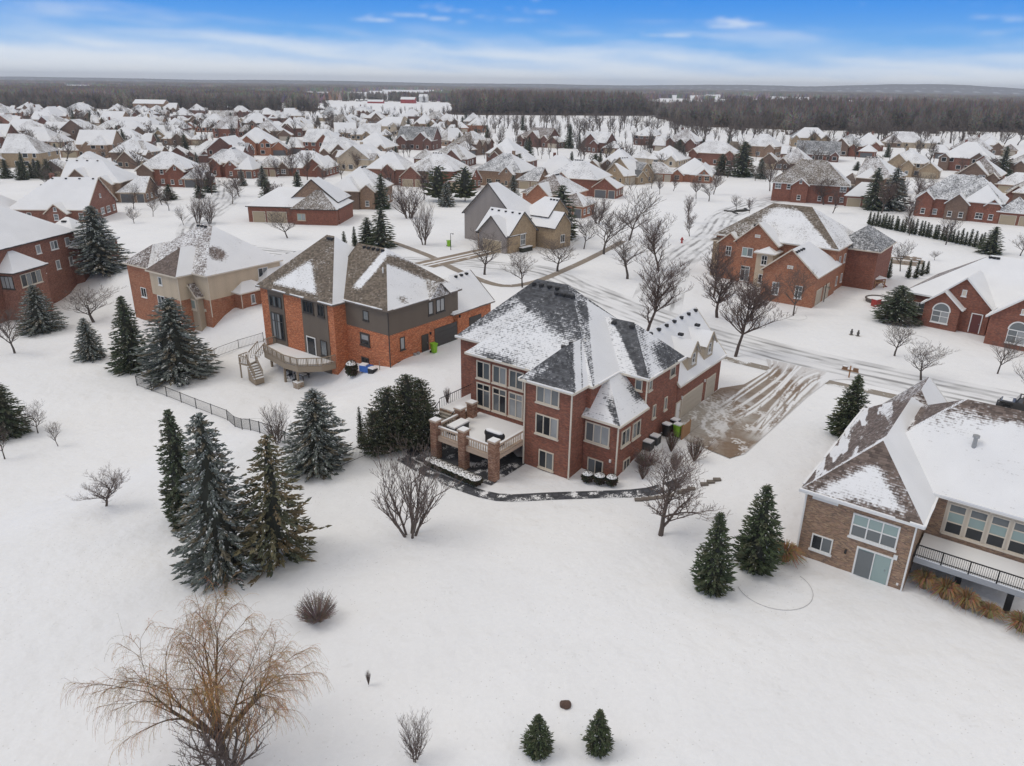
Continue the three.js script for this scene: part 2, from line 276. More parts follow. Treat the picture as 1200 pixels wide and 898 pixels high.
// windows: frame, panes and sill on a wall face
const winCache = {};
function windowGeo(w, h, n, rows, fw) {
  const key = [w, h, n, rows, fw].join(); if (winCache[key]) return winCache[key];
  const f = new Geo(), d = 0.09; f.box(-w / 2, -w / 2 + fw, 0, h, 0, d); f.box(w / 2 - fw, w / 2, 0, h, 0, d); f.box(-w / 2 + fw, w / 2 - fw, h - fw, h, 0, d - 0.003); f.box(-w / 2 + fw, w / 2 - fw, 0, fw, 0, d - 0.003);
  const iw = w - 2 * fw, ih = h - 2 * fw, rs = rows.length ? rows : [1], mw = fw * 0.8, panes = [];
  for (let i = 1; i < n; i++) { const x = -iw / 2 + iw * i / n; f.box(x - mw / 2, x + mw / 2, fw, h - fw, 0, d - 0.006); }
  let y = fw; rs.forEach((r, k) => { const y1 = y + ih * r; if (k) f.box(-iw / 2, iw / 2, y - mw / 2, y + mw / 2, 0, d - 0.01); for (let i = 0; i < n; i++) panes.push([-iw / 2 + iw * (i + 0.5) / n, y, iw / n, y1 - y, k]); y = y1; });
  const s = new Geo().box(-w / 2 - 0.08, w / 2 + 0.08, -0.13, 0, 0, 0.16);
  return winCache[key] = { frame: f.geo(), panes, sill: s.geo() };
}
function onFace(o, w, face, c, y) {
  const [u0, u1, v0, v1] = w.b;
  if (face === 'v0') o.position.set(c, y, -v0); else if (face === 'v1') { o.position.set(c, y, -v1); o.rotation.y = Math.PI; }
  else if (face === 'u1') { o.position.set(u1, y, -c); o.rotation.y = Math.PI / 2; } else { o.position.set(u0, y, -c); o.rotation.y = -Math.PI / 2; }
  return o;
}
function addWindow(root, w, face, c, y, ww, h, opt = {}) {
  const { n = 1, rows = [1], frame = M.white, glass = [M.glass], sill = true, fw = 0.09, simple = false } = opt;
  if (simple) { const m = onFace(add('window', unitBox, glass[0], root), w, face, c, y); m.scale.set(ww, h, 0.08); const f = onFace(add('window_frame', unitBox, frame, root), w, face, c, y - 0.12); f.scale.set(ww + 0.24, h + 0.24, 0.05); return m; }
  const g = windowGeo(ww, h, n, rows, fw), o = onFace(new THREE.Group(), w, face, c, y); o.name = 'window'; root.add(o);
  add('frame', g.frame, frame, o); if (sill) add('sill', g.sill, frame, o);
  g.panes.forEach(([x, py, pw, ph, k], i) => { const m = add('pane', unitBox, glass[(opt.pick ? opt.pick(i, k) : i) % glass.length], o); m.position.set(x, py, 0.02); m.scale.set(pw, ph, 0.03); });
  return o;
}
function addDoor(root, w, face, c, y, ww, h, mat, name = 'door', trim = null, panels = 0) {
  const o = onFace(new THREE.Group(), w, face, c, y); o.name = name; root.add(o);
  const l = add('leaf', unitBox, mat, o); l.scale.set(ww, h, 0.06);
  if (trim) { const t = new Geo().box(-ww / 2 - 0.12, -ww / 2, 0, h + 0.12, 0, 0.08).box(ww / 2, ww / 2 + 0.12, 0, h + 0.12, 0, 0.08).box(-ww / 2, ww / 2, h, h + 0.12, 0, 0.08); t.mesh('door_frame', trim, o); }
  if (name === 'garage_door') for (let i = 0; i < (panels || 4); i++) { const m = add('panel', unitBox, mat, o); m.position.set(0, 0.03 + i * h / (panels || 4), 0.03); m.scale.set(ww - 0.06, h / (panels || 4) - 0.05, 0.05); }
  else { const k = add('handle', unitBox, M.steel, o); k.position.set(ww * 0.38, h * 0.48, 0.05); k.scale.set(0.05, 0.12, 0.06); }
  return o;
}
function ventsOn(root, w, n, off = 0.35, side = -1, from = 0.1, to = 0.9) { // roof vents just below the ridge
  const [a, b] = w.ridge, al = a[0] === b[0];
  for (let i = 0; i < n; i++) { const t = n > 1 ? mix(from, to, i / (n - 1)) : 0.5, u = mix(a[0], b[0], t), v = mix(a[1], b[1], t); const m = block('roof_vent', M.vent, root, u + (al ? off * side * -1 : 0), a[2] - off * (w.p ?? 0.85) - 0.06, -(v + (al ? 0 : off * side)), 0.42, 0.26, 0.42); m.rotation.y = hash(i, n, 3); }
}
function inWing(list, skip, u, v, h) { return list.some((w) => w !== skip && u > w.b[0] - 0.4 && u < w.b[1] + 0.4 && v > w.b[2] - 0.4 && v < w.b[3] + 0.4 && h < w.e + 0.5 * Math.min(w.b[1] - w.b[0], w.b[3] - w.b[2]) * (w.p ?? 0.85) * 0.8); }
function house(name, label, group, x, z, ang, wings, opt = {}) {
  const y = opt.y ?? land(x, z), root = thing(name, label, 'house', x, y, z, ang, group), R = rng(opt.seed ?? 1), trim = opt.trim ?? M.cream;
  wings.forEach((w, i) => buildWing(root, w, ang, R, (opt.seed ?? 1) * 13 + i * 5, trim));
  if (opt.auto) { // rows of windows on the faces that can be seen from the field side
    const far = Math.hypot(x, z) > 300, c = Math.cos(ang), s = Math.sin(ang);
    for (const w of wings) { const [u0, u1, v0, v1] = w.b;
      for (const [f, nu, nv, a, b, mu, mv] of [['v0', 0, -1, u0, u1, 0, v0], ['u1', 1, 0, v0, v1, u1, 0], ['u0', -1, 0, v0, v1, u0, 0], ['v1', 0, 1, u0, u1, 0, v1]]) {
        if (w.nowin?.includes(f)) continue;
        const wx = nu * c - nv * s, wz = -nu * s - nv * c; if (wx * -x + wz * -z < -0.05 * Math.hypot(x, z)) continue;
        const L = b - a, n = Math.max(1, Math.round(L / (opt.pitch ?? 3.1)));
        for (let fl = 0; fl * 2.9 + 2.3 < w.e; fl++) for (let i = 0; i < n; i++) {
          const cc = mix(a, b, (i + 0.5) / n), yy = fl * 2.9 + 0.85, uu = f[0] === 'u' ? mu + nu * 0.3 : cc, vv = f[0] === 'u' ? cc : mv + nv * 0.3;
          if (R() < (opt.skip ?? 0.25) || L < 2 || inWing(wings, w, uu, vv, yy + 0.5)) continue;
          const big = R() < 0.35, ww = Math.min(L * 0.6, big ? 1.7 : 1.05); addWindow(root, w, f, cc, yy, ww, big ? 1.5 : 1.4, { simple: far, n: big ? 2 : 1, rows: [0.5, 0.5], frame: opt.wtrim ?? M.white, glass: R() < 0.3 ? [M.blind] : [M.glass], sill: !far });
        }
        if (w.g?.includes(f) && L > 4 && !far && R() < 0.6) addWindow(root, w, f, (a + b) / 2, w.e + L * 0.12, 0.7, 0.9, { frame: opt.wtrim ?? M.white, glass: [M.blind], fw: 0.07 });
      } }
  }
  return root;
}

// ---------- the brick house with the terrace (frame of the row, so u and v are the row's own) ----------
const nz = (a, b, k) => fbm(a * 0.45, b * 0.45, k, 3) - 0.5;
{
  const R0 = 'dark', cov3 = (a, b, A, B) => { // left hip: snow in the middle, bare strips along ridge and hip
    const right = (A - 3.6 - b * 0.98) - a; return 0.92 - 0.95 * S(1.9, 0.3, right) - 1.0 * S(B - 2.2, B - 0.4, b) * S(0, 5, a - 4) - 0.6 * S(1.2, 0.1, a - b) + nz(a, b, 1) * 0.4; };
  const covMain = (a, b, A, B) => { const right = (A - b) - a; return 0.86 - 0.8 * S(3.4, 0.2, right - (b - 3) * 0.4) * S(2.5, 5.5, b) - 0.75 * S(1.2, 0.15, b) * S(0.5, 3, a) * S(8, 4.5, a) - 0.25 * S(5, 8, b) + nz(a, b, 2) * 0.5; };
  const covTowerBack = (a, b, A, B) => -0.05 + 0.65 * S(1.6, 0.2, a - b * 0.9) * S(2.4, 0.8, b) + nz(a, b, 3) * 0.3;
  const covTowerLeft = (a, b) => 0.72 + 0.3 * S(0.5, 2.5, b) + nz(a, b, 4) * 0.4;
  const covTowerRight = (a, b, A) => 1.35 - 1.2 * S(0.65, 0.15, a - b * 0.95) - 0.75 * S(0.18, 0.05, Math.abs(a - b - 1.5 - 0.3 * nz(b, b, 6))) + nz(a, b, 5) * 0.3;
  const covRight = (a, b, A, B) => 1.35 - 0.95 * S(0.55, 0.15, a - b * 0.98) - 0.55 * S(1.3, 0.2, Math.hypot(a - 6.4, (b - 6.6) * 0.8)) + nz(a, b, 7) * 0.3;
  const covWingBack = (a, b, A, B) => { const right = (A - b) - a; return 0.92 - 1.1 * S(1.25, 0.75, right) + nz(a, b, 8) * 0.35; };
  const covWingEnd = (a, b, A, B) => 1.0 - 1.15 * S(1.5, 4.2, a - b * 0.4) * S(3.4, 1.6, b) - 0.35 * S(0.8, 0.1, a - b) + nz(a, b, 9) * 0.4;
  const W = [
    { b: [-13.4, 0.45, 2.5, 15.4], e: 8.5, p: 0.89, wall: 'red', roof: R0, h0: -1, cov: { v0: covMain, u1: covRight } },              // 0 main block
    { b: [-17.45, -2.4, 5.75, 17], e: 8.5, p: 0.98, wall: 'red', roof: R0, h0: -1, cov: { v0: cov3, u0: 2, u1: 1 } },                             // 1 far hip
    { b: [-5, 0, 0, 5.2], e: 8.55, p: 1.0, wall: 'red', roof: R0, h0: -1, r: 'v', g: 'v1', cov: { v0: covTowerBack, u0: covTowerLeft, u1: covTowerRight } }, // 2 tower
    { b: [-4, 3.45, 7.3, 14.3], e: 8.45, p: 0.95, wall: 'red', roof: R0, h0: -1, r: 'u', g: 'u0', cov: { v0: covWingBack, u1: covWingEnd } },   // 3 side wing
    { b: [-4.2, 3.4, 14.5, 25.7], e: 5.5, p: 1.13, wall: 'red', roof: R0, h0: -1, r: 'v', g: 'v0v1', cov: { u1: 4, u0: 4 } },          // 4 garage
  ];
  const [hx, hz] = FW(0, 0);
  const H = house('brick_house', 'large red brick house with snowy dark hip roofs and a stone-railed terrace', null, hx, hz, FA, W, { y: 0, seed: 3, trim: M.gutter });
  // low wing with its own lean-to hip roof
  const bay = { b: [0.05, 3.49, 2.3, 7.28], e: 5.65 };
  const g = new Geo(); for (const [a, b] of [[[0.05, 2.3], [3.49, 2.3]], [[3.49, 2.3], [3.49, 7.28]]]) g.flat([Q(...a, -1), Q(...b, -1), Q(...b, 5.66), Q(...a, 5.66)]); g.mesh('wall', M.red, H);
  const bp = 0.92, x0 = 0.46, tip = [3.9, 1.88], top = 5.65 + (3.9 - x0) * bp;
  const rg = new Geo(), mats = []; const face = (pts, fn) => { const s = rg.p.length / 3; rg.flat(pts.map((q) => Q(...q))); const n = rg.p.length / 3; let A = 0, B = 0, a0 = 0; for (let i = s; i < n; i++) { A = Math.max(A, rg.t[2 * i]); a0 = Math.min(a0, rg.t[2 * i]); B = Math.max(B, rg.t[2 * i + 1]); } for (let i = s; i < n; i++) { rg.t[2 * i] = (rg.t[2 * i] - a0) / (A - a0); rg.t[2 * i + 1] /= B; } mats.push(roofFaceMat(R0, A - a0, B, fn, 90 + mats.length)); rg.g.push([s, n - s, mats.length - 1]); };
  face([[-0.35, 1.88, 5.65], [3.9, 1.88, 5.65], [x0, 1.88 + 3.44, top], [x0, 1.88 + 0.4, 5.65 + 0.4 * bp], [-0.35, 1.88 + 0.4, 5.65 + 0.4 * bp]], (a, b, A) => 0.98 - 0.9 * S(0.9, 0.1, A - b - a) * S(3.5, 1, b) - 0.75 * S(3.7, 4.2, b) + nz(a, b, 12) * 0.3);
  face([[3.9, 1.88, 5.65], [3.9, 7.29, 5.65], [x0, 7.29, top], [x0, 1.88 + 3.44, top]], (a, b, A, B) => 1.25 - 1.0 * S(1.5, 0.4, A - a - 0.3) * S(3.6, 2, b) * S(0.4, 1.4, b) - 0.6 * S(B - 0.7, B - 0.2, b) + nz(a, b, 13) * 0.3);
  rg.mesh('roof', mats, H);
  new Geo().box(-0.35, 3.96, 5.48, 5.68, -1.88, -1.82).box(3.9, 3.96, 5.48, 5.68, -7.29, -1.88).flat([Q(-0.35, 1.88, 5.52), Q(3.9, 1.88, 5.52), Q(3.9, 7.29, 5.52), Q(-0.35, 7.29, 5.52)]).mesh('fascia', M.gutter, H);
  // windows
  const cr = M.cream, mixed = [M.glass, M.blind, M.curtain];
  for (let i = 0; i < 3; i++) { const c = [-11.74, -9.73, -7.74][i];
    addWindow(H, W[0], 'v0', c, 6.02, 1.72, 1.85, { n: 2, frame: cr, glass: i === 2 ? [M.blind, M.curtain] : mixed, pick: (q) => (q * 7 + i) % 3, fw: 0.12 });
    addWindow(H, W[0], 'v0', c, 3.02, 1.72, 2.55, { n: 2, rows: [0.76, 0.24], frame: cr, glass: i === 2 ? [M.curtain, M.blind] : [M.glass, M.blind], pick: (q) => (q + i) % 3, fw: 0.12 }); }
  addWindow(H, W[2], 'v0', -2.44, 6.68, 2.45, 1.62, { n: 3, frame: cr, glass: [M.blind, M.curtain, M.blind], fw: 0.11 });
  addWindow(H, W[2], 'v0', -2.44, 3.6, 2.45, 1.98, { n: 3, frame: cr, glass: [M.glass, M.glass, M.curtain], fw: 0.11 });
  addWindow(H, W[2], 'v0', -2.4, 0.28, 1.62, 1.8, { n: 2, frame: cr, glass: [M.glass, M.blind], fw: 0.1 });
  addWindow(H, bay, 'v0', 1.47, 3.15, 2.5, 1.93, { n: 3, frame: cr, glass: [M.blind, M.curtain, M.curtain], fw: 0.12 });
  addWindow(H, bay, 'v0', 1.45, -0.28, 1.62, 1.85, { n: 2, frame: cr, glass: [M.blind, M.glass], fw: 0.1 });
  addWindow(H, bay, 'u1', 3.75, 3.1, 1.55, 1.55, { n: 2, frame: cr, glass: [M.glass, M.blind], fw: 0.11 });
  addWindow(H, bay, 'u1', 5.78, 3.05, 1.5, 1.62, { n: 2, frame: cr, glass: [M.blind, M.glass], fw: 0.11 });
  addWindow(H, bay, 'u1', 4.3, 0.35, 1.2, 1.1, { n: 2, frame: cr, glass: [M.glass], fw: 0.1 });
  addWindow(H, W[3], 'v0', 2.68, 7.05, 0.74, 1.04, { frame: cr, glass: [M.blind], fw: 0.08 });
  addWindow(H, W[3], 'u1', 8.0, 7.0, 0.7, 1.0, { frame: cr, glass: [M.blind], fw: 0.08 });
  addWindow(H, W[3], 'u1', 12.7, 6.98, 1.1, 0.92, { frame: cr, glass: [M.glass], fw: 0.08 });
  for (const v of [9.3, 11.75]) addWindow(H, W[3], 'u1', v, 3.75, 0.6, 1.35, { frame: cr, glass: [M.blind], fw: 0.08 });
  addWindow(H, W[1], 'v0', -14.6, 6.3, 0.9, 1.6, { frame: cr, glass: [M.glass], fw: 0.1 });
  // garage doors, side door, dormers
  addDoor(H, W[4], 'u1', 18.35, 1.25, 4.95, 2.38, M.garageCream, 'garage_door', M.cream); addDoor(H, W[4], 'u1', 23.15, 1.25, 2.25, 2.45, M.garageCream, 'garage_door', M.cream); addDoor(H, W[4], 'u1', 14.98, 1.35, 0.92, 2.05, M.white, 'door', M.cream);
  for (const [v, k] of [[18.1, 0], [22.2, 1]]) {
    const d = new THREE.Group(); d.name = 'dormer'; H.add(d);
    const hw = 1.1, e = 7.75, pk = e + (hw + 0.15) * 1.12, x = new Geo(), U = 3.2;
    x.flat([Q(U, v - hw, 6.0), Q(U, v + hw, 6.0), Q(U, v + hw, e + 0.15), Q(U, v, pk - 0.03), Q(U, v - hw, e + 0.15)]); x.flat([Q(1.3, v - hw, 6.0), Q(U, v - hw, 6.0), Q(U, v - hw, e + 0.1), Q(1.3, v - hw, e + 0.1)]); x.flat([Q(U, v + hw, 6.0), Q(1.3, v + hw, 6.0), Q(1.3, v + hw, e + 0.1), Q(U, v + hw, e + 0.1)]); x.mesh('wall', M.tsiding, d);
    const r = new Geo(); for (const s of [-1, 1]) { const q = [Q(3.5, v + s * (hw + 0.2), e - 0.05), Q(0.2, v + s * (hw + 0.2), e - 0.05), Q(0.2, v, pk), Q(3.5, v, pk)]; r.flat(q, [k * 3, 0]); } r.mesh('roof', roofMat(R0, 4), d);
    const t = new Geo(); for (const s of [-1, 1]) t.bar(Q(3.5, v + s * (hw + 0.2), e - 0.12), Q(3.5, v, pk - 0.07), 0.07, 0.18); t.mesh('fascia', M.tsiding, d);
    const wn = addWindow(d, { b: [0, U, 0, 0] }, 'u1', v, 6.75, 0.62, 1.05, { rows: [0.5, 0.5], frame: M.white, glass: [M.glass], fw: 0.07 }); wn.name = 'window';
  }
  // downspouts, lamps, vents
  for (const [u, v, a, b] of [[0.1, -0.1, 0, 8.7], [-4.9, -0.1, 0, 8.7], [3.58, 2.2, -0.3, 5.5], [3.55, 7.2, 5.7, 8.3]]) block('downspout', M.gutter, H, u, a, -v, 0.11, b - a, 0.11);
  for (const [u, v, h] of [[2.95, 2.24, 1.75], [3.46, 15.7, 3.6], [3.46, 21.35, 3.7]]) block('wall_lamp', M.white, H, u, h, -v, 0.16, 0.28, 0.16);
  ventsOn(H, W[0], 5, 0.5, -1, -0.5, 1.4); ventsOn(H, W[1], 4, 0.5, -1, 0, 0.75); ventsOn(H, W[4], 7, 0.25, -1, 0.05, 0.95); ventsOn(H, W[3], 3, 0.4, -1, 0.1, 1.0); ventsOn(H, W[2], 2, 0.3, 1, 0.1, 0.5);
  block('roof_vent', M.vent, H, 1.6, 9.35, -18.1, 0.5, 0.25, 0.4); block('roof_vent', M.vent, H, 1.6, 9.35, -22.2, 0.5, 0.25, 0.4);
  // ---- terrace on brick piers ----
  const T = thing('terrace', 'raised brick-pier terrace with cream balusters behind the red brick house', 'terrace', hx, 0, hz, FA);
  new Geo().box(-12.35, -4.95, 1.95, 2.3, -2.45, 4.35).mesh('deck_slab', M.tanstone, T); new Geo().box(-12.2, -5.1, 2.3, 2.42, -2.44, 4.1).mesh('snow_cover', M.snow, T);
  for (const [u, v, lo] of [[-12.1, -4.2, -0.4], [-8.68, -4.2, -0.4], [-5.15, -4.25, -0.4], [-12.1, -0.7, 1.95], [-12.1, 1.1, 1.95]]) { const p = new THREE.Group(); p.name = 'pier'; T.add(p); new Geo().box(u - 0.37, u + 0.37, lo, 3.85, -v - 0.37, -v + 0.37).mesh('shaft', M.pier, p); block('cap', M.tanstone, p, u, 3.85, -v, 0.9, 0.14, 0.9); block('snow_cap', M.snow, p, u, 3.99, -v, 0.8, 0.06, 0.8); }
  const baluster = new THREE.LatheGeometry([[0.03, 0], [0.06, 0.04], [0.035, 0.12], [0.06, 0.34], [0.04, 0.6], [0.06, 0.72], [0.05, 0.78]].map(([r, y]) => new THREE.Vector2(r, y)), 7);
  const rail = (a, b) => { const o = new THREE.Group(); o.name = 'balustrade'; T.add(o); const A = Q(...a, 0), B = Q(...b, 0); new Geo().bar([A[0], 3.32, A[2]], [B[0], 3.32, B[2]], 0.28, 0.16).mesh('handrail', M.tanstone, o); new Geo().bar([A[0], 3.42, A[2]], [B[0], 3.42, B[2]], 0.2, 0.05).mesh('snow_cap', M.snow, o); new Geo().bar([A[0], 2.4, A[2]], [B[0], 2.4, B[2]], 0.26, 0.14).mesh('bottom_rail', M.tanstone, o); const L = Math.hypot(A[0] - B[0], A[2] - B[2]), n = Math.floor(L / 0.27); for (let i = 1; i < n; i++) { const m = add('baluster', baluster, M.tanstone, o); m.position.set(mix(A[0], B[0], i / n), 2.46, mix(A[2], B[2], i / n)); } };
  rail([-11.7, -4.2], [-9.1, -4.2]); rail([-8.3, -4.22], [-5.55, -4.25]); rail([-5.1, -3.85], [-5.1, -0.05]); rail([-12.1, -3.8], [-12.1, -1.1]);
  // landing and stairs beside the terrace
  const L = thing('garden_stair', 'snowy brick landing with dark steps going down beside the terrace', 'stairs', hx, 0, hz, FA);
  new Geo().box(-16.1, -13.45, -0.5, 2.3, -5.7, -0.75).mesh('landing', M.brown, L); new Geo().box(-16.0, -13.5, 2.3, 2.42, -5.65, -0.85).mesh('snow_cover', M.snow, L);
  for (let i = 0; i < 11; i++) block('step', M.conc, L, -14.75, -0.4, -0.6 + i * 0.3, 2.3, 2.5 - i * 0.21, 0.3);
  const lr = (a, b) => { const o = new THREE.Group(); o.name = 'railing'; L.add(o); const A = Q(...a), B = Q(...b), x = new Geo().bar([A[0], A[1] + 1, A[2]], [B[0], B[1] + 1, B[2]], 0.06); x.mesh('handrail', M.iron, o); const n = Math.ceil(Math.hypot(A[0] - B[0], A[2] - B[2]) / 0.35), y = new Geo(); for (let i = 0; i <= n; i++) { const t = i / n, q = [mix(A[0], B[0], t), mix(A[1], B[1], t), mix(A[2], B[2], t)]; y.bar(q, [q[0], q[1] + 1, q[2]], 0.03); } y.mesh('pickets', M.iron, o); };
  lr([-16.05, 0.75, 2.4], [-16.05, 5.7, 2.4]); lr([-15.95, 0.6, 2.2], [-15.95, -2.7, 0]); lr([-13.6, 0.6, 2.2], [-13.6, -2.7, 0]);
  // things standing on the terrace
  const gr = thing('covered_grill', 'snow topped barbecue grill under a dark cover on the terrace', 'grill', ...((p) => [p[0], 2.42, p[1]])(FW(-6.6, -2.3)), FA);
  const gb = new THREE.CapsuleGeometry(0.36, 1.0, 4, 10); gb.rotateZ(Math.PI / 2); const gm = add('cover', gb, M.black, gr); gm.position.y = 0.72; gm.scale.set(1, 0.9, 0.85); gr.scale.setScalar(1.3); block('cabinet', M.black, gr, 0, 0, 0, 1.25, 0.75, 0.55); const gs = add('snow_cap', gb, M.snow, gr); gs.position.y = 0.96; gs.scale.set(0.85, 0.3, 0.7);
  const tb = thing('terrace_box', 'dark storage box with thick snow on its lid beside the terrace rail', 'storage box', ...((p) => [p[0], 2.42, p[1]])(FW(-11.0, -2.3)), FA + Math.PI / 2);
  block('body', M.black, tb, 0, 0, 0, 2.1, 0.62, 0.95); block('lid', plain(0.05, 0.05, 0.055), tb, 0, 0.62, 0, 2.2, 0.08, 1.05); block('snow_cap', M.snow, tb, 0, 0.7, 0, 2.1, 0.16, 0.98);
}
// ---------- the orange brick house with dark siding ----------
{
  const o = [-31, 8.45], w = (u0, u1, v0, v1) => [u0 - o[0], u1 - o[0], v0 - o[1], v1 - o[1]], [x, z] = FW(...o);
  const covA = (a, b, A, B) => { const right = A - b - a; return -0.15 + 1.25 * S(1.2, 3.2, a - b * 0.85) * S(2.1, 3.6, right) * S(0.5, 1.3, b) * S(B - 0.5, B - 2, b) + nz(a, b, 21) * 0.5; };
  const covB = (a, b, A, B) => -0.2 + 1.2 * S(1.1, 0.4, Math.abs(a - 5.2 - (b - 5) * 0.12)) * S(1.6, 2.6, b) + nz(a, b, 22) * 0.35;
  const covR = (a, b, A, B) => 1.25 - 1.35 * S(2.4, 0.6, Math.abs((A - a) - b - 0.4)) * S(1.0, 2.2, b) * S(B, B - 2, b) - 0.9 * S(1.2, 0.3, Math.hypot(a - 3.2, b - 1.0)) + nz(a, b, 23) * 0.5;
  const W = [
    { b: w(-52.8, -38.4, 6.5, 19.4), e: 8.0, p: 0.95, roof: 'brown', bands: [[-4, 8.02, 'orange']], cov: { v0: covA, u1: 4, u0: 1 } },
    { b: w(-42, -31, 8.45, 21.0), e: 8.2, p: 0.82, roof: 'brown', bands: [[-2.6, 5.0, 'orange'], [5.0, 8.22, 'dsiding']], r: 'u', g: 'u0', cov: { v0: covB, u1: covR } },
    { b: w(-39, -31, 20, 28), e: 5.1, p: 0.85, roof: 'brown', wall: 'orange', h0: -1, r: 'v', g: 'v1', cov: { u1: 4, u0: 4 } },
  ];
  const H = house('orange_brick_house', 'orange brick house with dark brown siding upstairs and a curved rear deck', null, x, z, FA, W, { y: 0, seed: 9, trim: plain(0.16, 0.13, 0.105) });
  const br = M.bronze, U = (u) => u - o[0], V = (v) => v - o[1];
  // recessed dark siding panels with tall windows between the brick piers
  for (const [a, b, k] of [[-51.2, -48.0, 0], [-44.4, -39.5, 1]]) {
    new Geo().box(U(a), U(b), -3.2, 7.95, -V(6.5), -V(6.42)).mesh('siding_panel', M.dsiding, H);
    if (!k) { addWindow(H, { b: [0, 0, V(6.4), 0] }, 'v0', U(-49.6), 5.6, 2.4, 1.5, { n: 4, frame: br, fw: 0.1, sill: false, glass: [M.glass, M.blind] }); addWindow(H, { b: [0, 0, V(6.4), 0] }, 'v0', U(-49.6), 1.2, 2.4, 3.6, { n: 4, rows: [0.7, 0.3], frame: br, fw: 0.1, sill: false, glass: [M.curtain, M.blind, M.curtain, M.glass] }); }
    else { addWindow(H, { b: [0, 0, V(6.4), 0] }, 'v0', U(-43.0), 6.05, 2.0, 1.5, { n: 3, frame: br, fw: 0.1, glass: [M.glass] }); addWindow(H, { b: [0, 0, V(6.4), 0] }, 'v0', U(-40.6), 6.05, 1.2, 1.5, { n: 2, frame: br, fw: 0.1, glass: [M.glass] }); addDoor(H, { b: [0, 0, V(6.4), 0] }, 'v0', U(-43.0), 0.5, 1.5, 2.3, M.glass, 'patio_door', M.white); addWindow(H, { b: [0, 0, V(6.4), 0] }, 'v0', U(-40.6), 0.9, 1.2, 2.0, { n: 1, frame: br, glass: [M.blind] }); }
  }
  addDoor(H, W[0], 'v0', U(-41), -2.5, 2.6, 2.2, M.glass, 'patio_door', M.bronze);
  addWindow(H, W[1], 'v0', U(-34.8), 6.2, 1.0, 1.2, { frame: br, glass: [M.blind] }); addWindow(H, W[1], 'v0', U(-35.2), 2.9, 1.7, 1.6, { n: 1, rows: [0.35, 0.65], frame: br, fw: 0.22, glass: [M.glass, M.curtain] }); addWindow(H, W[1], 'v0', U(-35.4), -0.2, 1.3, 1.5, { n: 2, frame: br, fw: 0.12, glass: [M.glass] });
  addWindow(H, W[1], 'u1', V(15.8), 5.95, 0.9, 1.7, { frame: br, glass: [M.curtain] }); addWindow(H, W[1], 'u1', V(17.6), 5.95, 1.6, 1.7, { n: 2, frame: br, glass: [M.curtain, M.curtain] }); addWindow(H, W[1], 'u1', V(10.6), 2.7, 0.8, 1.6, { frame: br, glass: [M.curtain] }); addWindow(H, W[1], 'u1', V(10.2), 0.3, 1.1, 1.0, { frame: br, glass: [M.blind] });
  addDoor(H, W[1], 'u1', V(14.6), 1.3, 1.0, 2.2, M.bronze, 'door', br); addDoor(H, W[1], 'u1', V(18.6), 1.4, 4.4, 2.5, M.garageDark, 'garage_door', null); addDoor(H, W[2], 'u1', V(24.6), 1.4, 2.6, 2.4, M.garageDark, 'garage_door', null);
  // little roof gable over the upstairs windows
  new Geo().flat([Q(0.6, V(15.3), 8.15), Q(0.6, V(18.6), 8.15), Q(0.55, V(17), 9.9)]).flat([Q(0.75, V(15), 8.1), Q(0.75, V(17), 10), Q(-1.6, V(17), 10), Q(-0.1, V(15), 8.1)]).flat([Q(0.75, V(17), 10), Q(0.75, V(19), 8.1), Q(-0.1, V(19), 8.1), Q(-1.6, V(17), 10)]).mesh('dormer_gable', roofMat('brown', 2), H);
  ventsOn(H, W[1], 5, 0.4, -1, 0.3, 0.95); ventsOn(H, W[0], 3, 0.4, -1, 0.5, 1); ventsOn(H, W[2], 3, 0.4, -1, 0.2, 0.7); block('roof_pipe', M.white, H, U(-35), 11.4, -V(11.8), 0.12, 0.7, 0.12);
  block('downspout', br, H, 0.06, -0.5, 0.06, 0.1, 8.6, 0.1);
  for (const [v, h] of [[15.6, 3.4], [21.3, 4.3]]) block('wall_lamp', M.black, H, 0.08, h, -V(v), 0.18, 0.3, 0.18);
  block('utility_meter', M.grey, H, 0.14, 1.2, -V(13.2), 0.28, 0.5, 0.35); block('utility_meter', M.grey, H, 0.12, 1.0, -V(12.6), 0.25, 0.7, 0.3);
  // deck
  const T = thing('curved_deck', 'tan timber deck with chamfered front and picket rails behind orange brick house', 'deck', x, 0, z, FA), out = [[-50.5, 6.4], [-50.5, 4.6], [-49.0, 3.4], [-43.6, 2.4], [-41.2, 2.6], [-39.0, 4.6], [-38.6, 6.4]].map(([u, v]) => [U(u), V(v)]);
  const slab = (lo, hi, m, name, inset) => { const c = out.map(([u, v]) => [mix(u, U(-44.5), inset), mix(v, V(6.4), inset)]), x = new Geo(); x.flat(c.map(([u, v]) => Q(u, v, hi))); x.flat(c.map(([u, v]) => Q(u, v, lo)).reverse()); c.forEach((a, i) => { const b = c[(i + 1) % c.length]; x.flat([Q(...a, lo), Q(...b, lo), Q(...b, hi), Q(...a, hi)]); }); x.mesh(name, m, T); };
  slab(-0.35, 0.4, M.wood, 'deck_frame', 0); slab(0.4, 0.52, M.snow, 'snow_cover', 0.03);
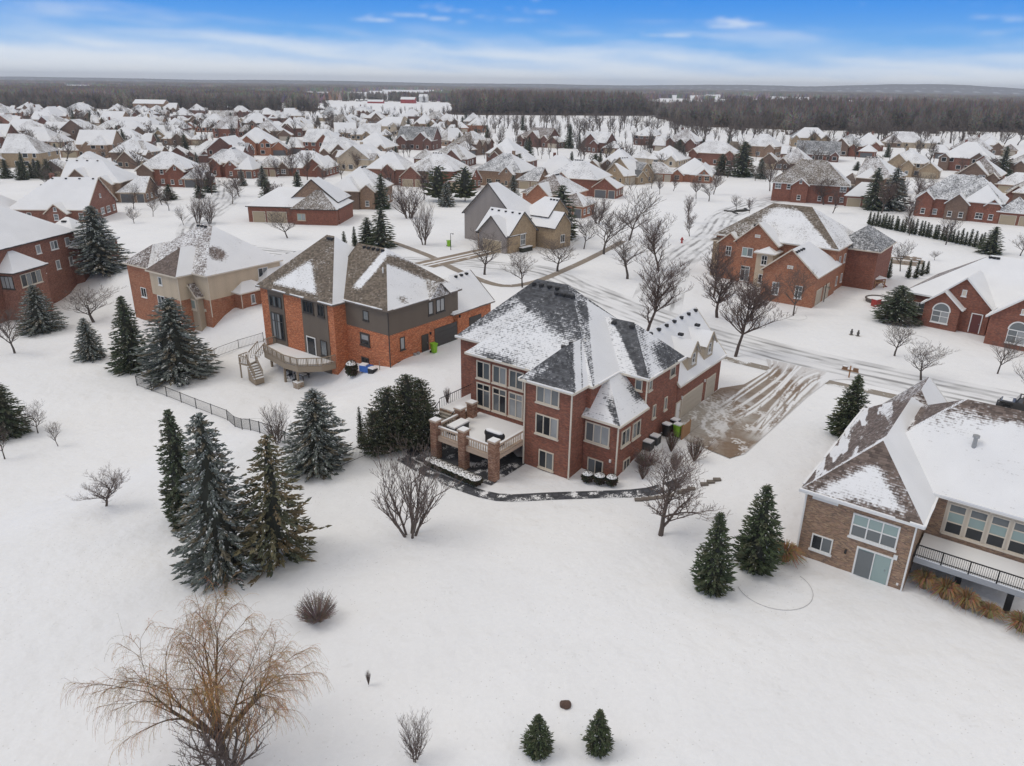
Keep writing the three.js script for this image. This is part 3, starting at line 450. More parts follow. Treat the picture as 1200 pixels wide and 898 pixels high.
  for (let i = 0; i < out.length - 1; i++) { if (i === 1) continue; const A = Q(...out[i], 0), B = Q(...out[i + 1], 0), o2 = new THREE.Group(); o2.name = 'railing'; T.add(o2); new Geo().bar([A[0], 1.45, A[2]], [B[0], 1.45, B[2]], 0.16, 0.07).mesh('handrail', M.wood, o2); new Geo().bar([A[0], 0.6, A[2]], [B[0], 0.6, B[2]], 0.08).mesh('bottom_rail', M.wood, o2); const n = Math.max(3, Math.round(Math.hypot(A[0] - B[0], A[2] - B[2]) / 0.2)); for (let k = 0; k <= n; k++) { const big = k % 6 === 0; block(big ? 'post' : 'picket', M.wood, o2, mix(A[0], B[0], k / n), 0.45, mix(A[2], B[2], k / n), big ? 0.12 : 0.045, 1.0, big ? 0.12 : 0.045); } }
  for (const [u, v] of [[-41.9, 3.0], [-44.6, 3.1], [-49.6, 4.8]]) block('post', M.wood, T, U(u), -3.2, -V(v), 0.24, 3.0, 0.24); block('footing', M.stone, T, U(-41.9), -3.2, -V(3.0), 0.95, 1.3, 0.95); block('footing_snow', M.snow, T, U(-41.9), -1.9, -V(3.0), 0.95, 0.07, 0.95);
  const st = thing('deck_stair', 'timber stair with two flights and a landing leading down from the curved deck', 'stairs', ...((p) => [p[0], 0.25, p[1]])(FW(-49.5, 3.9)), FA + 0.15);
  for (let i = 0; i < 5; i++) block('step', M.snow, st, -0.3 - i * 0.05, 0.15 - i * 0.19, 0.3 + i * 0.3, 1.1, 0.1, 0.3); block('landing', M.wood, st, -0.5, -1.0, 2.6, 1.6, 0.22, 1.5); block('landing_snow', M.snow, st, -0.5, -0.78, 2.6, 1.5, 0.08, 1.4);
  for (let i = 0; i < 6; i++) block('riser', M.wood, st, 0.55 + i * 0.3, -3.0, 2.8 + i * 0.12, 0.3, 1.94 - i * 0.24, 1.25, -0.25); for (let i = 0; i < 6; i++) block('step', M.snow, st, 0.55 + i * 0.3, -1.05 - i * 0.24, 2.8 + i * 0.12, 0.3, 0.1, 1.3, -0.25);
  for (const s of [-1, 1]) { const r = new Geo(), dz = s * 0.66; r.bar([0.3, 0.15, 2.65 + dz], [2.2, -1.4, 3.45 + dz], 0.09); r.bar([0.3, -0.9, 2.65 + dz], [2.2, -2.5, 3.45 + dz], 0.07, 0.2); for (let i = 0; i <= 8; i++) { const t = i / 8; r.bar([mix(0.3, 2.2, t), mix(-0.9, -2.5, t), mix(2.65, 3.45, t) + dz], [mix(0.3, 2.2, t), mix(0.15, -1.4, t), mix(2.65, 3.45, t) + dz], 0.05); } r.mesh('stair_rail', M.wood, st); }
  for (const s of [-1, 1]) { const r = new Geo(), dx = -0.4 + s * 0.62; r.bar([dx, 1.2, 0.1], [dx, 0.2, 1.9], 0.09); for (let i = 0; i <= 6; i++) r.bar([dx, mix(0.15, -0.85, i / 6), mix(0.1, 1.9, i / 6)], [dx, mix(1.2, 0.2, i / 6), mix(0.1, 1.9, i / 6)], 0.05); r.mesh('stair_rail', M.wood, st); }
  { const r = new Geo(); for (const [a, b] of [[[-1.25, 1.9], [-1.25, 3.3]], [[-1.25, 3.3], [0.2, 3.3]]]) { r.bar([a[0], 0.2, a[1]], [b[0], 0.2, b[1]], 0.09); for (let i = 0; i <= 5; i++) r.bar([mix(a[0], b[0], i / 5), -0.8, mix(a[1], b[1], i / 5)], [mix(a[0], b[0], i / 5), 0.2, mix(a[1], b[1], i / 5)], 0.05); } r.mesh('stair_rail', M.wood, st); for (const [a, b] of [[-1.2, 2.0], [-1.2, 3.25], [0.2, 3.25]]) block('post', M.wood, st, a, -2.9, b, 0.14, 2.8, 0.14); }
  // under the deck
  const pt = thing('patio_table', 'dark garden table with snow on top under the curved deck', 'table', ...((p) => [p[0], land(...p), p[1]])(FW(-43.2, 4.6)), FA); block('tabletop', M.black, pt, 0, 0.7, 0, 1.9, 0.07, 1.2); block('snow_cap', M.snow, pt, 0.1, 0.77, 0.15, 1.5, 0.08, 0.7); for (const a of [-0.8, 0.8]) for (const b of [-0.45, 0.45]) block('leg', M.black, pt, a, 0, b, 0.08, 0.7, 0.08);
  for (const [u, v, t] of [[-44.9, 4.0, 0.3], [-43.2, 3.5, 0], [-46.3, 4.7, 1.2]]) { const c = thing('patio_chair', 'black garden chair pulled up under the curved deck', 'chair', ...((p) => [p[0], land(...p), p[1]])(FW(u, v)), FA + t, 'chairs under the curved deck'); block('seat', M.black, c, 0, 0.42, 0, 0.55, 0.07, 0.55); block('backrest', M.black, c, 0, 0.49, -0.25, 0.55, 0.55, 0.06); for (const a of [-0.23, 0.23]) for (const b of [-0.23, 0.23]) block('leg', M.black, c, a, 0, b, 0.05, 0.42, 0.05); }
}
// ---------- the brown brick house at the other side ----------
{
  const o = [20.0, 1.0], w = (u0, u1, v0, v1) => [u0 - o[0], u1 - o[0], v0 - o[1], v1 - o[1]], [x, z] = FW(...o), U = (u) => u - o[0], V = (v) => v - o[1];
  const covF = (a, b, A, B) => { const e = Math.min(a - b * 0.88, A - a - b * 0.88); return 1.0 - 0.95 * S(1.5, 0.3, e) - 0.75 * S(0.9, 0.2, b) * S(1, 5, a) - 0.9 * S(B - 2.6, B - 1, b) + nz(a, b, 31) * 0.5; };
  const covL = (a, b, A, B) => { const s = fbm(a * 0.16 + b * 0.1, b * 1.3 - a * 0.35, 33, 4); return -0.1 + 1.25 * S(0.49, 0.60, s) * S(6.5, 2, b) + 0.9 * S(0.6, 0.2, A - a - b * 0.85) * 0.9 + 0.9 * S(1.0, 0.3, b) * S(9, 4, a); };
  const covM = (a, b, A, B) => 1.3 - 0.95 * S(B - 2.2, B - 0.6, b + nz(a, b, 35)) - 0.5 * S(3, 1, a - b) * S(B - 4.5, B - 2, b) - 0.9 * S(1.5, 0.4, Math.hypot((a - 14.4) * 0.6, b - 1.2)) + nz(a, b, 34) * 0.4;
  const W = [
    { b: w(20, 27.5, 1, 19), e: 5.65, p: 0.88, roof: 'umber', wall: 'brown', h0: -0.8, r: 'v', g: '', cov: { v0: covF, u0: covL, u1: 4, v1: 4 } },
    { b: w(21.5, 45, 5.95, 18.6), e: 5.9, p: 0.78, roof: 'umber', wall: 'brown', h0: -0.8, r: 'u', cov: { v0: covM, u0: covL } },
    { b: w(21, 27, 15, 21.5), e: 5.4, p: 1.1, roof: 'umber', wall: 'brown', h0: -0.5, r: 'v', g: 'v1', cov: { u1: 4, u0: 1 } },
  ];
  const H = house('brown_brick_house', 'brown brick house with umber shingles and a black-railed deck over ornamental grass', null, x, z, FA, W, { y: 0, seed: 17, trim: M.white });
  addWindow(H, W[0], 'v0', U(24.95), 3.05, 3.1, 1.9, { n: 3, rows: [0.52, 0.48], frame: M.white, fw: 0.11, glass: [M.blind, M.teal], pick: (i, k) => k });
  addWindow(H, W[0], 'v0', U(21.7), 0.95, 1.5, 1.3, { n: 2, frame: M.white, glass: [M.glass, M.blind] }); addDoor(H, W[0], 'v0', U(25.3), 0.05, 2.2, 2.25, M.teal, 'patio_door', M.white); { const d = H.children[H.children.length - 1]; block('pane', M.blind, d, -0.55, 0.05, 0.06, 1.05, 2.1, 0.03); block('stile', M.white, d, 0, 0, 0.05, 0.07, 2.25, 0.08); }
  for (let i = 0; i < 4; i++) addWindow(H, W[1], 'v0', U(29.3 + i * 1.32), 2.95, 1.16, 2.45, { rows: [0.38, 0.36, 0.26], frame: M.cream, fw: 0.1, glass: [M.glass, M.teal, M.blind], pick: (q, k) => k });
  new Geo().box(U(28.55), U(34.0), 2.8, 5.55, -V(5.95), -V(5.935)).mesh('window_surround', M.cream, H);
  block('downspout', M.white, H, U(27.42), 0, -V(0.93), 0.11, 5.5, 0.11); block('downspout', M.white, H, U(20.06), 0, -V(0.93), 0.11, 5.5, 0.11); block('wall_lamp', M.white, H, U(26.6), 2.35, -V(0.93), 0.25, 0.35, 0.14); block('wall_lamp', M.black, H, U(23.4), 1.5, -V(0.93), 0.14, 0.3, 0.14); block('wall_vent', M.white, H, U(21.4), 5.05, -V(0.96), 1.8, 0.25, 0.06); block('outlet_box', M.white, H, U(27.1), 0.4, -V(0.95), 0.14, 0.16, 0.08);
  { const pipe = new THREE.Group(); pipe.name = 'chimney_pipe'; H.add(pipe); const c = add('flue', new THREE.CylinderGeometry(0.14, 0.16, 1.0, 12), M.steel, pipe); c.position.set(U(29.1), 9.0, -V(9.2)); const d = add('cap', new THREE.CylinderGeometry(0.24, 0.24, 0.18, 12), M.steel, pipe); d.position.set(U(29.1), 9.55, -V(9.2)); }
  const T = thing('railed_deck', 'grey deck with black picket railing on the brown brick house', 'deck', x, 0, z, FA), a0 = U(27.62), a1 = U(34.3), f = V(2.1);
  new Geo().box(a0, a1, 1.95, 2.35, -V(5.9), -f).mesh('deck_frame', plain(0.34, 0.35, 0.36), T); new Geo().box(a0 + 0.02, a1 - 0.05, 2.35, 2.43, -V(5.88), -f - 0.05).mesh('snow_cover', M.snow, T);
  const rl = new THREE.Group(); rl.name = 'railing'; T.add(rl); new Geo().bar([a0, 3.35, -f - 0.08], [a1, 3.35, -f - 0.08], 0.07).mesh('handrail', M.iron, rl); new Geo().bar([a0, 2.55, -f - 0.08], [a1, 2.55, -f - 0.08], 0.05).mesh('bottom_rail', M.iron, rl); for (let i = 0; i <= 52; i++) block(i % 13 ? 'picket' : 'post', M.iron, rl, mix(a0, a1, i / 52), 2.36, -f - 0.08, i % 13 ? 0.025 : 0.09, 1.0, i % 13 ? 0.025 : 0.09);
  const r2 = new THREE.Group(); r2.name = 'railing'; T.add(r2); new Geo().bar([a1, 3.35, -f - 0.08], [a1, 3.35, -V(5.9)], 0.07).mesh('handrail', M.iron, r2); for (let i = 1; i <= 24; i++) block('picket', M.iron, r2, a1, 2.36, -mix(f + 0.08, V(5.9), i / 24), 0.025, 1.0, 0.025);
  for (const u of [33.6, 30.5]) block('post', M.black, T, U(u), -0.5, -V(2.6), 0.4, 2.5, 0.4);
}

// ---------- named neighbours ----------
{
  const A = -37 * D2R;
  const W = [
    { b: [-21, -0.3, 11, 25], e: 7.4, p: 0.72, roof: 'brown', bands: [[-0.6, 7.42, 'rust']], cov: { u0: 1, v0: (a, b, AA, B) => 1.0 - 1.1 * S(1.6, 0.5, AA - a - b) - 0.9 * S(B - 1.6, B - 0.4, b) - 0.9 * S(6.5, 4, a - b * 0.3) + nz(a, b, 51) * 0.5, u1: 3 } },
    { b: [-8.2, 0, 0, 12], e: 4.9, p: 0.85, roof: 'brown', wall: 'rust', r: 'v', g: 'v0', cov: { u1: 4, u0: 1 } },
    { b: [-16.5, -9.5, 9.2, 15], e: 7.0, p: 0.9, roof: 'brown', wall: 'rust', r: 'v', g: 'v0', cov: { u1: 4, u0: 2 } },
    { b: [-19.8, -16, 9.8, 13], e: 6.2, p: 0.9, roof: 'brown', wall: 'rust', r: 'v', g: 'v0', cov: { u1: 4, u0: 2 } },
    { b: [-12.2, -9.4, 7.6, 11], e: 5.9, p: 0.5, roof: 'brown', wall: 'csiding', cov: { u1: 4, v0: 4, u0: 4 } },
    { b: [-3, 4.5, 18, 29], e: 6.6, p: 0.75, roof: 'grey', wall: 'red', cov: { v0: 1, u1: 1, u0: 1 } },
    { b: [-21.3, -19.9, 10.6, 13], e: 6.4, p: 0.6, roof: 'brown', wall: 'tan' },
  ];
  const H = house('gabled_brick_house', 'rust brick house with stacked gables and a projecting gabled garage beside the street', null, 46.2, -112.1, A, W, { seed: 23, trim: M.cream });
  addWindow(H, W[1], 'v0', -5.9, 1.2, 1.1, 2.0, { n: 2, rows: [0.6, 0.4], glass: [M.blind] }); addWindow(H, W[1], 'v0', -2.3, 1.2, 1.1, 2.0, { n: 2, rows: [0.6, 0.4], glass: [M.blind] }); addDoor(H, W[1], 'u1', 2.9, 0, 2.6, 2.4, M.garageCream, 'garage_door', M.cream); addDoor(H, W[1], 'u1', 6.8, 0, 2.6, 2.4, M.garageCream, 'garage_door', M.cream);
  addWindow(H, W[2], 'v0', -14.4, 0.3, 1.6, 2.6, { n: 2, rows: [0.8, 0.2], glass: [M.glass, M.blind] }); addWindow(H, W[2], 'v0', -14.4, 4.6, 1.9, 1.5, { n: 2, glass: [M.teal, M.blind] }); addWindow(H, W[4], 'v0', -10.8, 3.9, 1.0, 1.6, { n: 2, rows: [0.5, 0.5], glass: [M.glass] }); addWindow(H, W[3], 'v0', -18.0, 4.2, 1.0, 1.6, { n: 2, rows: [0.5, 0.5], glass: [M.glass] }); addWindow(H, W[4], 'v0', -10.8, 0.8, 1.2, 1.5, { n: 2, glass: [M.glass] });
  for (const v of [13.5, 16.5]) for (const y of [1, 4.4]) addWindow(H, W[0], 'u1', v, y, 0.9, 1.5, { glass: [M.blind] });
  addWindow(H, W[2], 'v0', -13, 8.0, 0.9, 0.5, { glass: [M.cream], sill: false }); addWindow(H, W[1], 'v0', -4.1, 5.6, 0.9, 0.5, { glass: [M.cream], sill: false });
  ventsOn(H, W[2], 4, 0.6, 1, 0.05, 0.5); ventsOn(H, W[1], 4, 0.6, -1, 0.05, 0.45);
}
{
  const A = -44 * D2R;
  const W = [
    { b: [0, 26, 0, 16], e: 3.9, p: 0.66, roof: 'umber', wall: 'red', cov: { v0: 4, u0: 1, u1: 4 } },
    { b: [4.2, 11.4, -1.6, 8], e: 3.9, p: 0.95, roof: 'umber', wall: 'red', r: 'v', g: 'v0', cov: { u0: 4, u1: 4 } },
    { b: [3.4, 8.0, -2.6, 4], e: 3.3, p: 0.85, roof: 'umber', wall: 'red', r: 'v', g: 'v0', cov: { u0: 4, u1: 4 } },
    { b: [12.2, 19.2, -5.2, 6], e: 3.8, p: 0.85, roof: 'umber', wall: 'red', r: 'v', g: 'v0', cov: { u0: 4, u1: 4 } },
  ];
  const H = house('brick_ranch_house', 'red brick ranch with three white-trimmed front gables and arched windows', null, 58.4, -108.3, A, W, { seed: 29, trim: M.white });
  addWindow(H, W[0], 'v0', 1.9, 0.9, 1.9, 1.7, { n: 2, rows: [0.5, 0.5], glass: [M.curtain, M.blind] });
  const arch = (w, c, ww, y, h) => { addWindow(H, w, 'v0', c, y, ww, h, { n: 2, rows: [0.55, 0.45], glass: [M.blind, M.curtain] }); const s = new THREE.Shape(); s.absarc(0, 0, ww / 2 + 0.1, 0, Math.PI); const m = onFace(add('arched_transom', new THREE.ExtrudeGeometry(s, { depth: 0.07, bevelEnabled: false }), M.white, H), w, 'v0', c, y + h); const s2 = new THREE.Shape(); s2.absarc(0, 0.05, ww / 2 - 0.1, 0, Math.PI); const t = onFace(add('transom_pane', new THREE.ExtrudeGeometry(s2, { depth: 0.09, bevelEnabled: false }), M.blind, H), w, 'v0', c, y + h); };
  arch(W[2], 5.7, 2.2, 0.9, 1.7); arch(W[3], 15.7, 2.2, 0.8, 1.8); addDoor(H, W[1], 'v0', 10.0, 0.2, 1.2, 2.6, M.doorRed, 'door', M.white); addWindow(H, W[1], 'v0', 7.8, 5.0, 0.6, 0.9, { glass: [M.cream] }); addWindow(H, W[3], 'v0', 15.7, 4.8, 0.4, 0.7, { glass: [M.cream] });
  ventsOn(H, W[0], 3, 0.5, -1, 0.0, 0.1);
}
{
  const A = -34 * D2R;
  const W = [
    { b: [-16, 0, 0, 13], e: 6.2, p: 0.8, roof: 'umber', bands: [[-4, 2.5, 'rust'], [2.5, 6.22, 'csiding']], cov: { u1: (a, b, AA, B) => 1.3 - 1.2 * S(2.2, 0.8, Math.hypot(a - 4.2, b - 3.6)) + nz(a, b, 61) * 0.5, v0: 2, u0: 1 } },
    { b: [-10, -3.2, -2.6, 6], e: 6.1, p: 0.85, roof: 'umber', bands: [[-4, 2.5, 'rust'], [2.5, 6.12, 'csiding']], r: 'v', cov: { v0: 0, u1: 4, u0: 2 } },
    { b: [-18, -12, -1.5, 9], e: 5.9, p: 0.8, roof: 'umber', wall: 'rust', h0: -4, cov: { v0: 1, u0: 1, u1: 3 } },
    { b: [-6, 2.6, 8, 20], e: 3.1, p: 0.72, roof: 'umber', wall: 'rust', h0: -4, r: 'v', g: 'v1', cov: { u1: 4, u0: 4, v0: 4 } },
    { b: [-1.5, 1.6, 4.2, 9], e: 3.0, p: 0.6, roof: 'umber', wall: 'rust', h0: -4, cov: { u1: 4, v0: 4 } },
    { b: [-4.4, -1.6, -0.9, 2], e: 2.9, p: 1.0, roof: 'umber', wall: 'tsiding', h0: -4, r: 'v', g: 'v0', cov: { u0: 1, u1: 1 } },
  ];
  const H = house('tan_sided_house', 'rust brick house with tan upper siding behind the pair of blue spruces', null, -44.0, -104.8, A, W, { seed: 31, trim: M.cream, y: 0.8 });
  addWindow(H, W[5], 'v0', -3.0, 0.9, 1.9, 1.6, { n: 1, frame: M.cream, fw: 0.2, glass: [M.teal] }); addWindow(H, W[1], 'v0', -7.5, 4.2, 0.9, 1.2, { glass: [M.blind] }); addWindow(H, W[0], 'u1', 9.7, 4.2, 1.8, 1.4, { n: 2, glass: [M.glass, M.blind] }); addWindow(H, W[4], 'u1', 6.2, 1.0, 0.7, 1.4, { glass: [M.blind] }); addWindow(H, W[1], 'v0', -8, 0.6, 1.8, 1.9, { n: 2, glass: [M.blind, M.glass] }); addWindow(H, W[2], 'v0', -14.4, 1, 1.4, 1.5, { n: 2, glass: [M.glass] }); block('wall_stone', M.cream, H, -1.6, 0.6, 0.02, 0.9, 0.4, 0.06);
  for (const [u, v, h] of [[0.06, 0.06, 6], [2.66, 8, 3], [1.66, 4.2, 3], [-3.15, 2.6, 6]]) block('downspout', M.cream, H, u, 0, -v + (v === 2.6 ? 5.2 : 0), 0.1, h, 0.1);
  ventsOn(H, W[3], 2, 0.4, 1, 0.5, 0.7); ventsOn(H, W[0], 3, 0.4, -1, 0, 0.6);
}
{
  const A = -10 * D2R;
  const W = [
    { b: [-18, 0, 0, 20.5], e: 8.2, p: 0.7, roof: 'umber', wall: 'red2', h0: -4, cov: { v0: 4, u1: 4, u0: 3 } },
    { b: [-9, 1.6, 19, 29], e: 5.6, p: 0.8, roof: 'umber', wall: 'red2', h0: -2, cov: { v0: 4, u1: 4, u0: 3 } },
    { b: [-3, 2.7, 3.2, 9.6], e: 4.9, p: 0.85, roof: 'umber', wall: 'red2', h0: -4, r: 'u', g: 'u0', cov: { v0: 4, u1: 4, v1: 4 } },
  ];
  const H = house('bay_brick_house', 'red brick house with a snow capped hipped bay beside tall blue spruce', null, -80.6, -110.5, A, W, { seed: 37, trim: M.bronze, y: 0 });
  addWindow(H, W[2], 'v0', 1.3, 2.3, 2.2, 2.0, { n: 3, frame: M.bronze, glass: [M.curtain] }); addWindow(H, W[2], 'u1', 6.4, 2.3, 4.2, 2.0, { n: 4, frame: M.cream, glass: [M.glass, M.blind] }); addWindow(H, W[2], 'u1', 5.8, -0.7, 2.0, 1.1, { n: 2, glass: [M.glass] });
  for (const v of [12, 15.5, 18.6]) { addWindow(H, W[0], 'u1', v, 6.0, v === 15.5 ? 1.6 : 1.0, 1.4, { n: v === 15.5 ? 2 : 1, glass: [M.curtain, M.blind] }); addWindow(H, W[0], 'u1', v, 2.6, 0.9, 1.5, { glass: [M.curtain] }); }
  addWindow(H, W[0], 'v0', -3.5, 5.8, 1.5, 1.5, { n: 2, glass: [M.blind] }); addWindow(H, W[0], 'v0', -3.5, 2.4, 1.8, 1.8, { n: 2, glass: [M.glass, M.blind] }); addWindow(H, W[0], 'u1', 1.4, 2.4, 1.0, 1.6, { glass: [M.blind] });
  ventsOn(H, W[0], 3, 0.4, 1, 0.55, 0.95); ventsOn(H, W[1], 8, 0.9, -1, 0.1, 0.9);
}
{
  const A = -4 * D2R;
  const W = [
    { b: [0, 22.2, 1.2, 13], e: 3.8, p: 0.62, roof: 'brown', wall: 'red', cov: { v0: 4, u0: 4, u1: 4 } },
    { b: [11.5, 22, -0.6, 9], e: 3.7, p: 0.78, roof: 'brown', wall: 'red', r: 'u', cov: { v0: 1, u1: 4, u0: 3 } },
    { b: [9.5, 21, 4, 15], e: 4.8, p: 0.85, roof: 'brown', wall: 'brown', r: 'v', g: 'v0', gwall: 'brown', cov: { u0: 4, u1: 4 } },
  ];
  const H = house('ranch_house', 'low red brick ranch with two arched cream garage doors and white roof', null, -63.9, -180.0, A, W, { seed: 41, trim: M.bronze });
  addDoor(H, W[0], 'v0', 2.6, 0, 2.9, 2.5, M.garageTan, 'garage_door', M.cream); addDoor(H, W[0], 'v0', 7.0, 0, 4.6, 2.5, M.garageTan, 'garage_door', M.cream); addWindow(H, W[1], 'v0', 13.6, 1.0, 2.0, 1.6, { n: 2, frame: M.csiding, glass: [M.teal, M.curtain] }); for (const v of [2, 5]) addWindow(H, W[1], 'u1', v, 0.9, 1.5, 1.7, { n: 2, glass: [M.curtain] });
}
{
  const A = -40 * D2R;
  const W = [
    { b: [-8.4, 0, 0, 8.6], e: 3.6, p: 0.92, roof: 'umber', wall: 'tan', r: 'u', g: 'u0u1', cov: { v0: 4, v1: 4 } },
    { b: [-7.6, -0.4, -0.6, 5], e: 3.4, p: 0.95, roof: 'umber', wall: 'gsiding', r: 'v', g: 'v0', cov: { u1: 4, u0: 4 } },
    { b: [-17.5, -3, 5.5, 15.5], e: 5.6, p: 0.9, roof: 'umber', wall: 'gsiding', r: 'v', g: 'v0', cov: { u1: 4, u0: 4 } },
    { b: [-4, 4.2, 9.5, 15], e: 4.4, p: 0.95, roof: 'umber', wall: 'tan', r: 'u', g: 'u1', cov: { v0: 4, v1: 4 } },
    { b: [-6, 1.2, 11, 18], e: 6.2, p: 0.9, roof: 'umber', wall: 'tan', r: 'u', g: 'u1', cov: { v0: 4, v1: 4 } },
    { b: [-11.4, -8.4, 3.4, 6], e: 2.9, p: 0.6, roof: 'umber', wall: 'brown', cov: { v0: 4, u0: 4 } },
  ];
  const H = house('tan_gabled_house', 'tan and grey gabled house with snowy roofs at the head of the wet driveway', null, -1.0, -149.0, A, W, { seed: 43, trim: M.bronze });
  addDoor(H, W[1], 'v0', -4.0, 0, 4.8, 2.3, M.garageTan, 'garage_door', M.cream); addWindow(H, W[0], 'u1', 4.3, 1.2, 1.5, 2.2, { n: 2, rows: [0.5, 0.5], glass: [M.blind] }); addWindow(H, W[2], 'v0', -6.5, 4.0, 1.4, 1.2, { n: 2, glass: [M.glass] }); addWindow(H, W[4], 'u1', 14.5, 5.6, 0.8, 1.1, { glass: [M.glass] }); addWindow(H, W[3], 'u1', 12.2, 1.2, 1.4, 1.6, { n: 2, glass: [M.glass] }); addDoor(H, W[5], 'v0', -10.4, 0, 1.0, 2.1, M.black, 'door');
  ventsOn(H, W[0], 5, 0.5, -1, 0.1, 0.9); ventsOn(H, W[4], 3, 0.5, -1, 0.5, 0.9); block('planter_hedge', plain(0.03, 0.032, 0.022), H, 0.9, 0, -4.3, 0.9, 0.9, 3.2); block('hedge_snow', M.snow, H, 0.9, 0.9, -4.3, 0.9, 0.12, 3.2);
}

// ---------- houses further into the subdivision ----------
let hseed = 100;
const WALLWORD = { red: 'red brick', red2: 'dark red brick', rust: 'rust brick', brown: 'brown brick', tan: 'tan brick', orange: 'orange brick', maroon: 'maroon brick', cocoa: 'cocoa brick', gsiding: 'grey sided', csiding: 'cream sided', tsiding: 'tan sided' };
function genWings(R, Wd, o) {
  const two = o.floors ?? (R() < 0.6 ? 2 : 1), e = two === 2 ? mix(4.8, 5.5, R()) : mix(2.8, 3.3, R()), wall = o.wall, roof = o.roof, D = o.depth ?? mix(12.5, 15.5, R()), p = mix(0.66, 0.84, R());
  const gs = o.garage ?? (R() < 0.5 ? 1 : -1), gw = Math.min(7.2, Wd * 0.38), bw = Wd - gw * 0.8, u0 = gs > 0 ? -Wd / 2 : Wd / 2 - bw, u1 = u0 + bw;
  const gb = o.gable ?? (R() < 0.2 ? (R() < 0.4 ? 'u0u1' : R() < 0.5 ? 'u0' : 'u1') : ''), wings = [{ b: [u0, u1, 0, D], e, p, wall, roof, r: gb ? 'u' : undefined, g: gb }], gal = o.gables ?? 1 + Math.floor(R() * 2.4);
  for (let i = 0; i < gal; i++) { const w = mix(3.2, 5.2, R()), c = mix(u0 + w / 2 + 0.3, u1 - w / 2 - 0.3, gal > 1 ? i / (gal - 1) : R()); wings.push({ b: [c - w / 2, c + w / 2, -mix(0.7, 2.2, R()) - i * 0.13, D * mix(0.35, 0.55, R())], e: e - mix(0.15, 0.9, R()), p: mix(0.78, 0.95, R()), wall: R() < 0.8 ? wall : 'cocoa', roof, r: 'v', g: 'v0' }); }
  if (R() < 0.6) { const w = mix(5.5, 8.5, R()), c = mix(u0 + w / 2, u1 - w / 2, R()); wings.push({ b: [c - w / 2, c + w / 2, -mix(0.3, 2.8, R()), D + mix(0.3, 2.6, R())], e: e + mix(-0.3, 0.25, R()), p: mix(0.8, 0.98, R()), wall: R() < 0.7 ? wall : 'cocoa', roof, r: 'v', g: R() < 0.3 ? 'v0v1' : R() < 0.3 ? 'v0' : '' }); }
  if (R() < 0.4) { const w = mix(4.5, 7, R()), c = mix(u0 + w / 2, u1 - w / 2, R()); wings.push({ b: [c - w / 2, c + w / 2, D * 0.5, D + mix(0.8, 2.5, R())], e: e - 0.2, p: mix(0.8, 1, R()), wall, roof, r: 'v', g: R() < 0.4 ? 'v1' : '' }); }
  const g0 = gs > 0 ? u1 - 0.6 : u0 - gw + 0.6, gv = -mix(0.5, 3.5, R()), ge = mix(2.7, 3.2, R());
  wings.push({ b: [g0, g0 + gw, gv, gv + mix(7, 9.5, R())], e: ge, p: p + 0.04, wall, roof, r: R() < 0.5 ? 'v' : 'u', g: R() < 0.5 ? 'v0' : '', nowin: 'v0', garage: true, gs });
  if (wings[wings.length - 1].r === 'u' && wings[wings.length - 1].g === 'v0') wings[wings.length - 1].g = gs > 0 ? 'u1' : 'u0';
  wings.two = two; wings.D = D; return wings;
}
const plots = [];
function genHouse(x, z, Wd, deg, o = {}) {
  plots.push([x, z - 5, Wd * 0.62]);
  Wd *= 1.12; const seed = o.seed ?? hseed++, R = rng(seed * 7 + 1), pal = ['maroon', 'red2', 'cocoa', 'maroon', 'brown', 'rust', 'tan', 'red', 'cocoa', 'csiding', 'maroon'];
  o.wall ??= pal[Math.floor(R() * pal.length)]; o.roof ??= ['brown', 'umber', 'grey', 'brown', 'dark'][Math.floor(R() * 5)];
  const W = genWings(R, Wd, o), far = Math.hypot(x, z) > 300, gw = W.find((w) => w.garage), gm = o.gm ?? (R() < 0.5 ? 'garageTan' : R() < 0.5 ? 'garageGrey' : 'garageCream');
  const gword = { garageTan: 'tan', garageGrey: 'dark grey', garageCream: 'cream' }[gm], nG = Math.min(4, W.filter((w) => w.g?.startsWith('v0') && !w.garage).length);
  const label = o.label ?? `${WALLWORD[o.wall]} ${W.two === 2 ? 'two-storey' : 'single-storey'} house, ${o.roof} roof, ${['no', 'one', 'two', 'three', 'four'][nG]} front gable${nG === 1 ? '' : 's'}, ${gword} garage, ${o.group ? 'far rows' : 'beyond street'}`;
  const H = house(o.name ?? (W.two === 2 ? 'subdivision_house' : 'subdivision_ranch'), label, o.group ?? 'houses of the subdivision beyond the street', x, z, deg * D2R, W, { seed, auto: true, trim: R() < 0.6 ? M.cream : M.white, wtrim: R() < 0.7 ? M.white : M.cream });
  const [a, b] = gw.b, c = (a + b) / 2;
  if (far) { const m = onFace(add('garage_door', unitBox, M[gm], H), gw, 'v0', c, 0); m.scale.set(b - a - 1.6, 2.3, 0.08); }
  else { addDoor(H, gw, 'v0', c - 1.2, 0, b - a - 3.8, 2.3, M[gm], 'garage_door', M.cream); addDoor(H, gw, 'v0', b - 1.3, 0, 1.9, 2.3, M[gm], 'garage_door', M.cream); }
  if (R() < 0.35) { const q = W[0].b; block('chimney', M[o.wall], H, mix(q[0], q[1], R() < 0.5 ? 0.38 : 0.62), 0, -q[3] * 0.58, 0.9, W[0].ridge[0][2] + 0.7, 0.9); }
  if (!far && R() < 0.6) ventsOn(H, W[0], 4, 0.45, -1, 0, 0.9);
  return H;
}
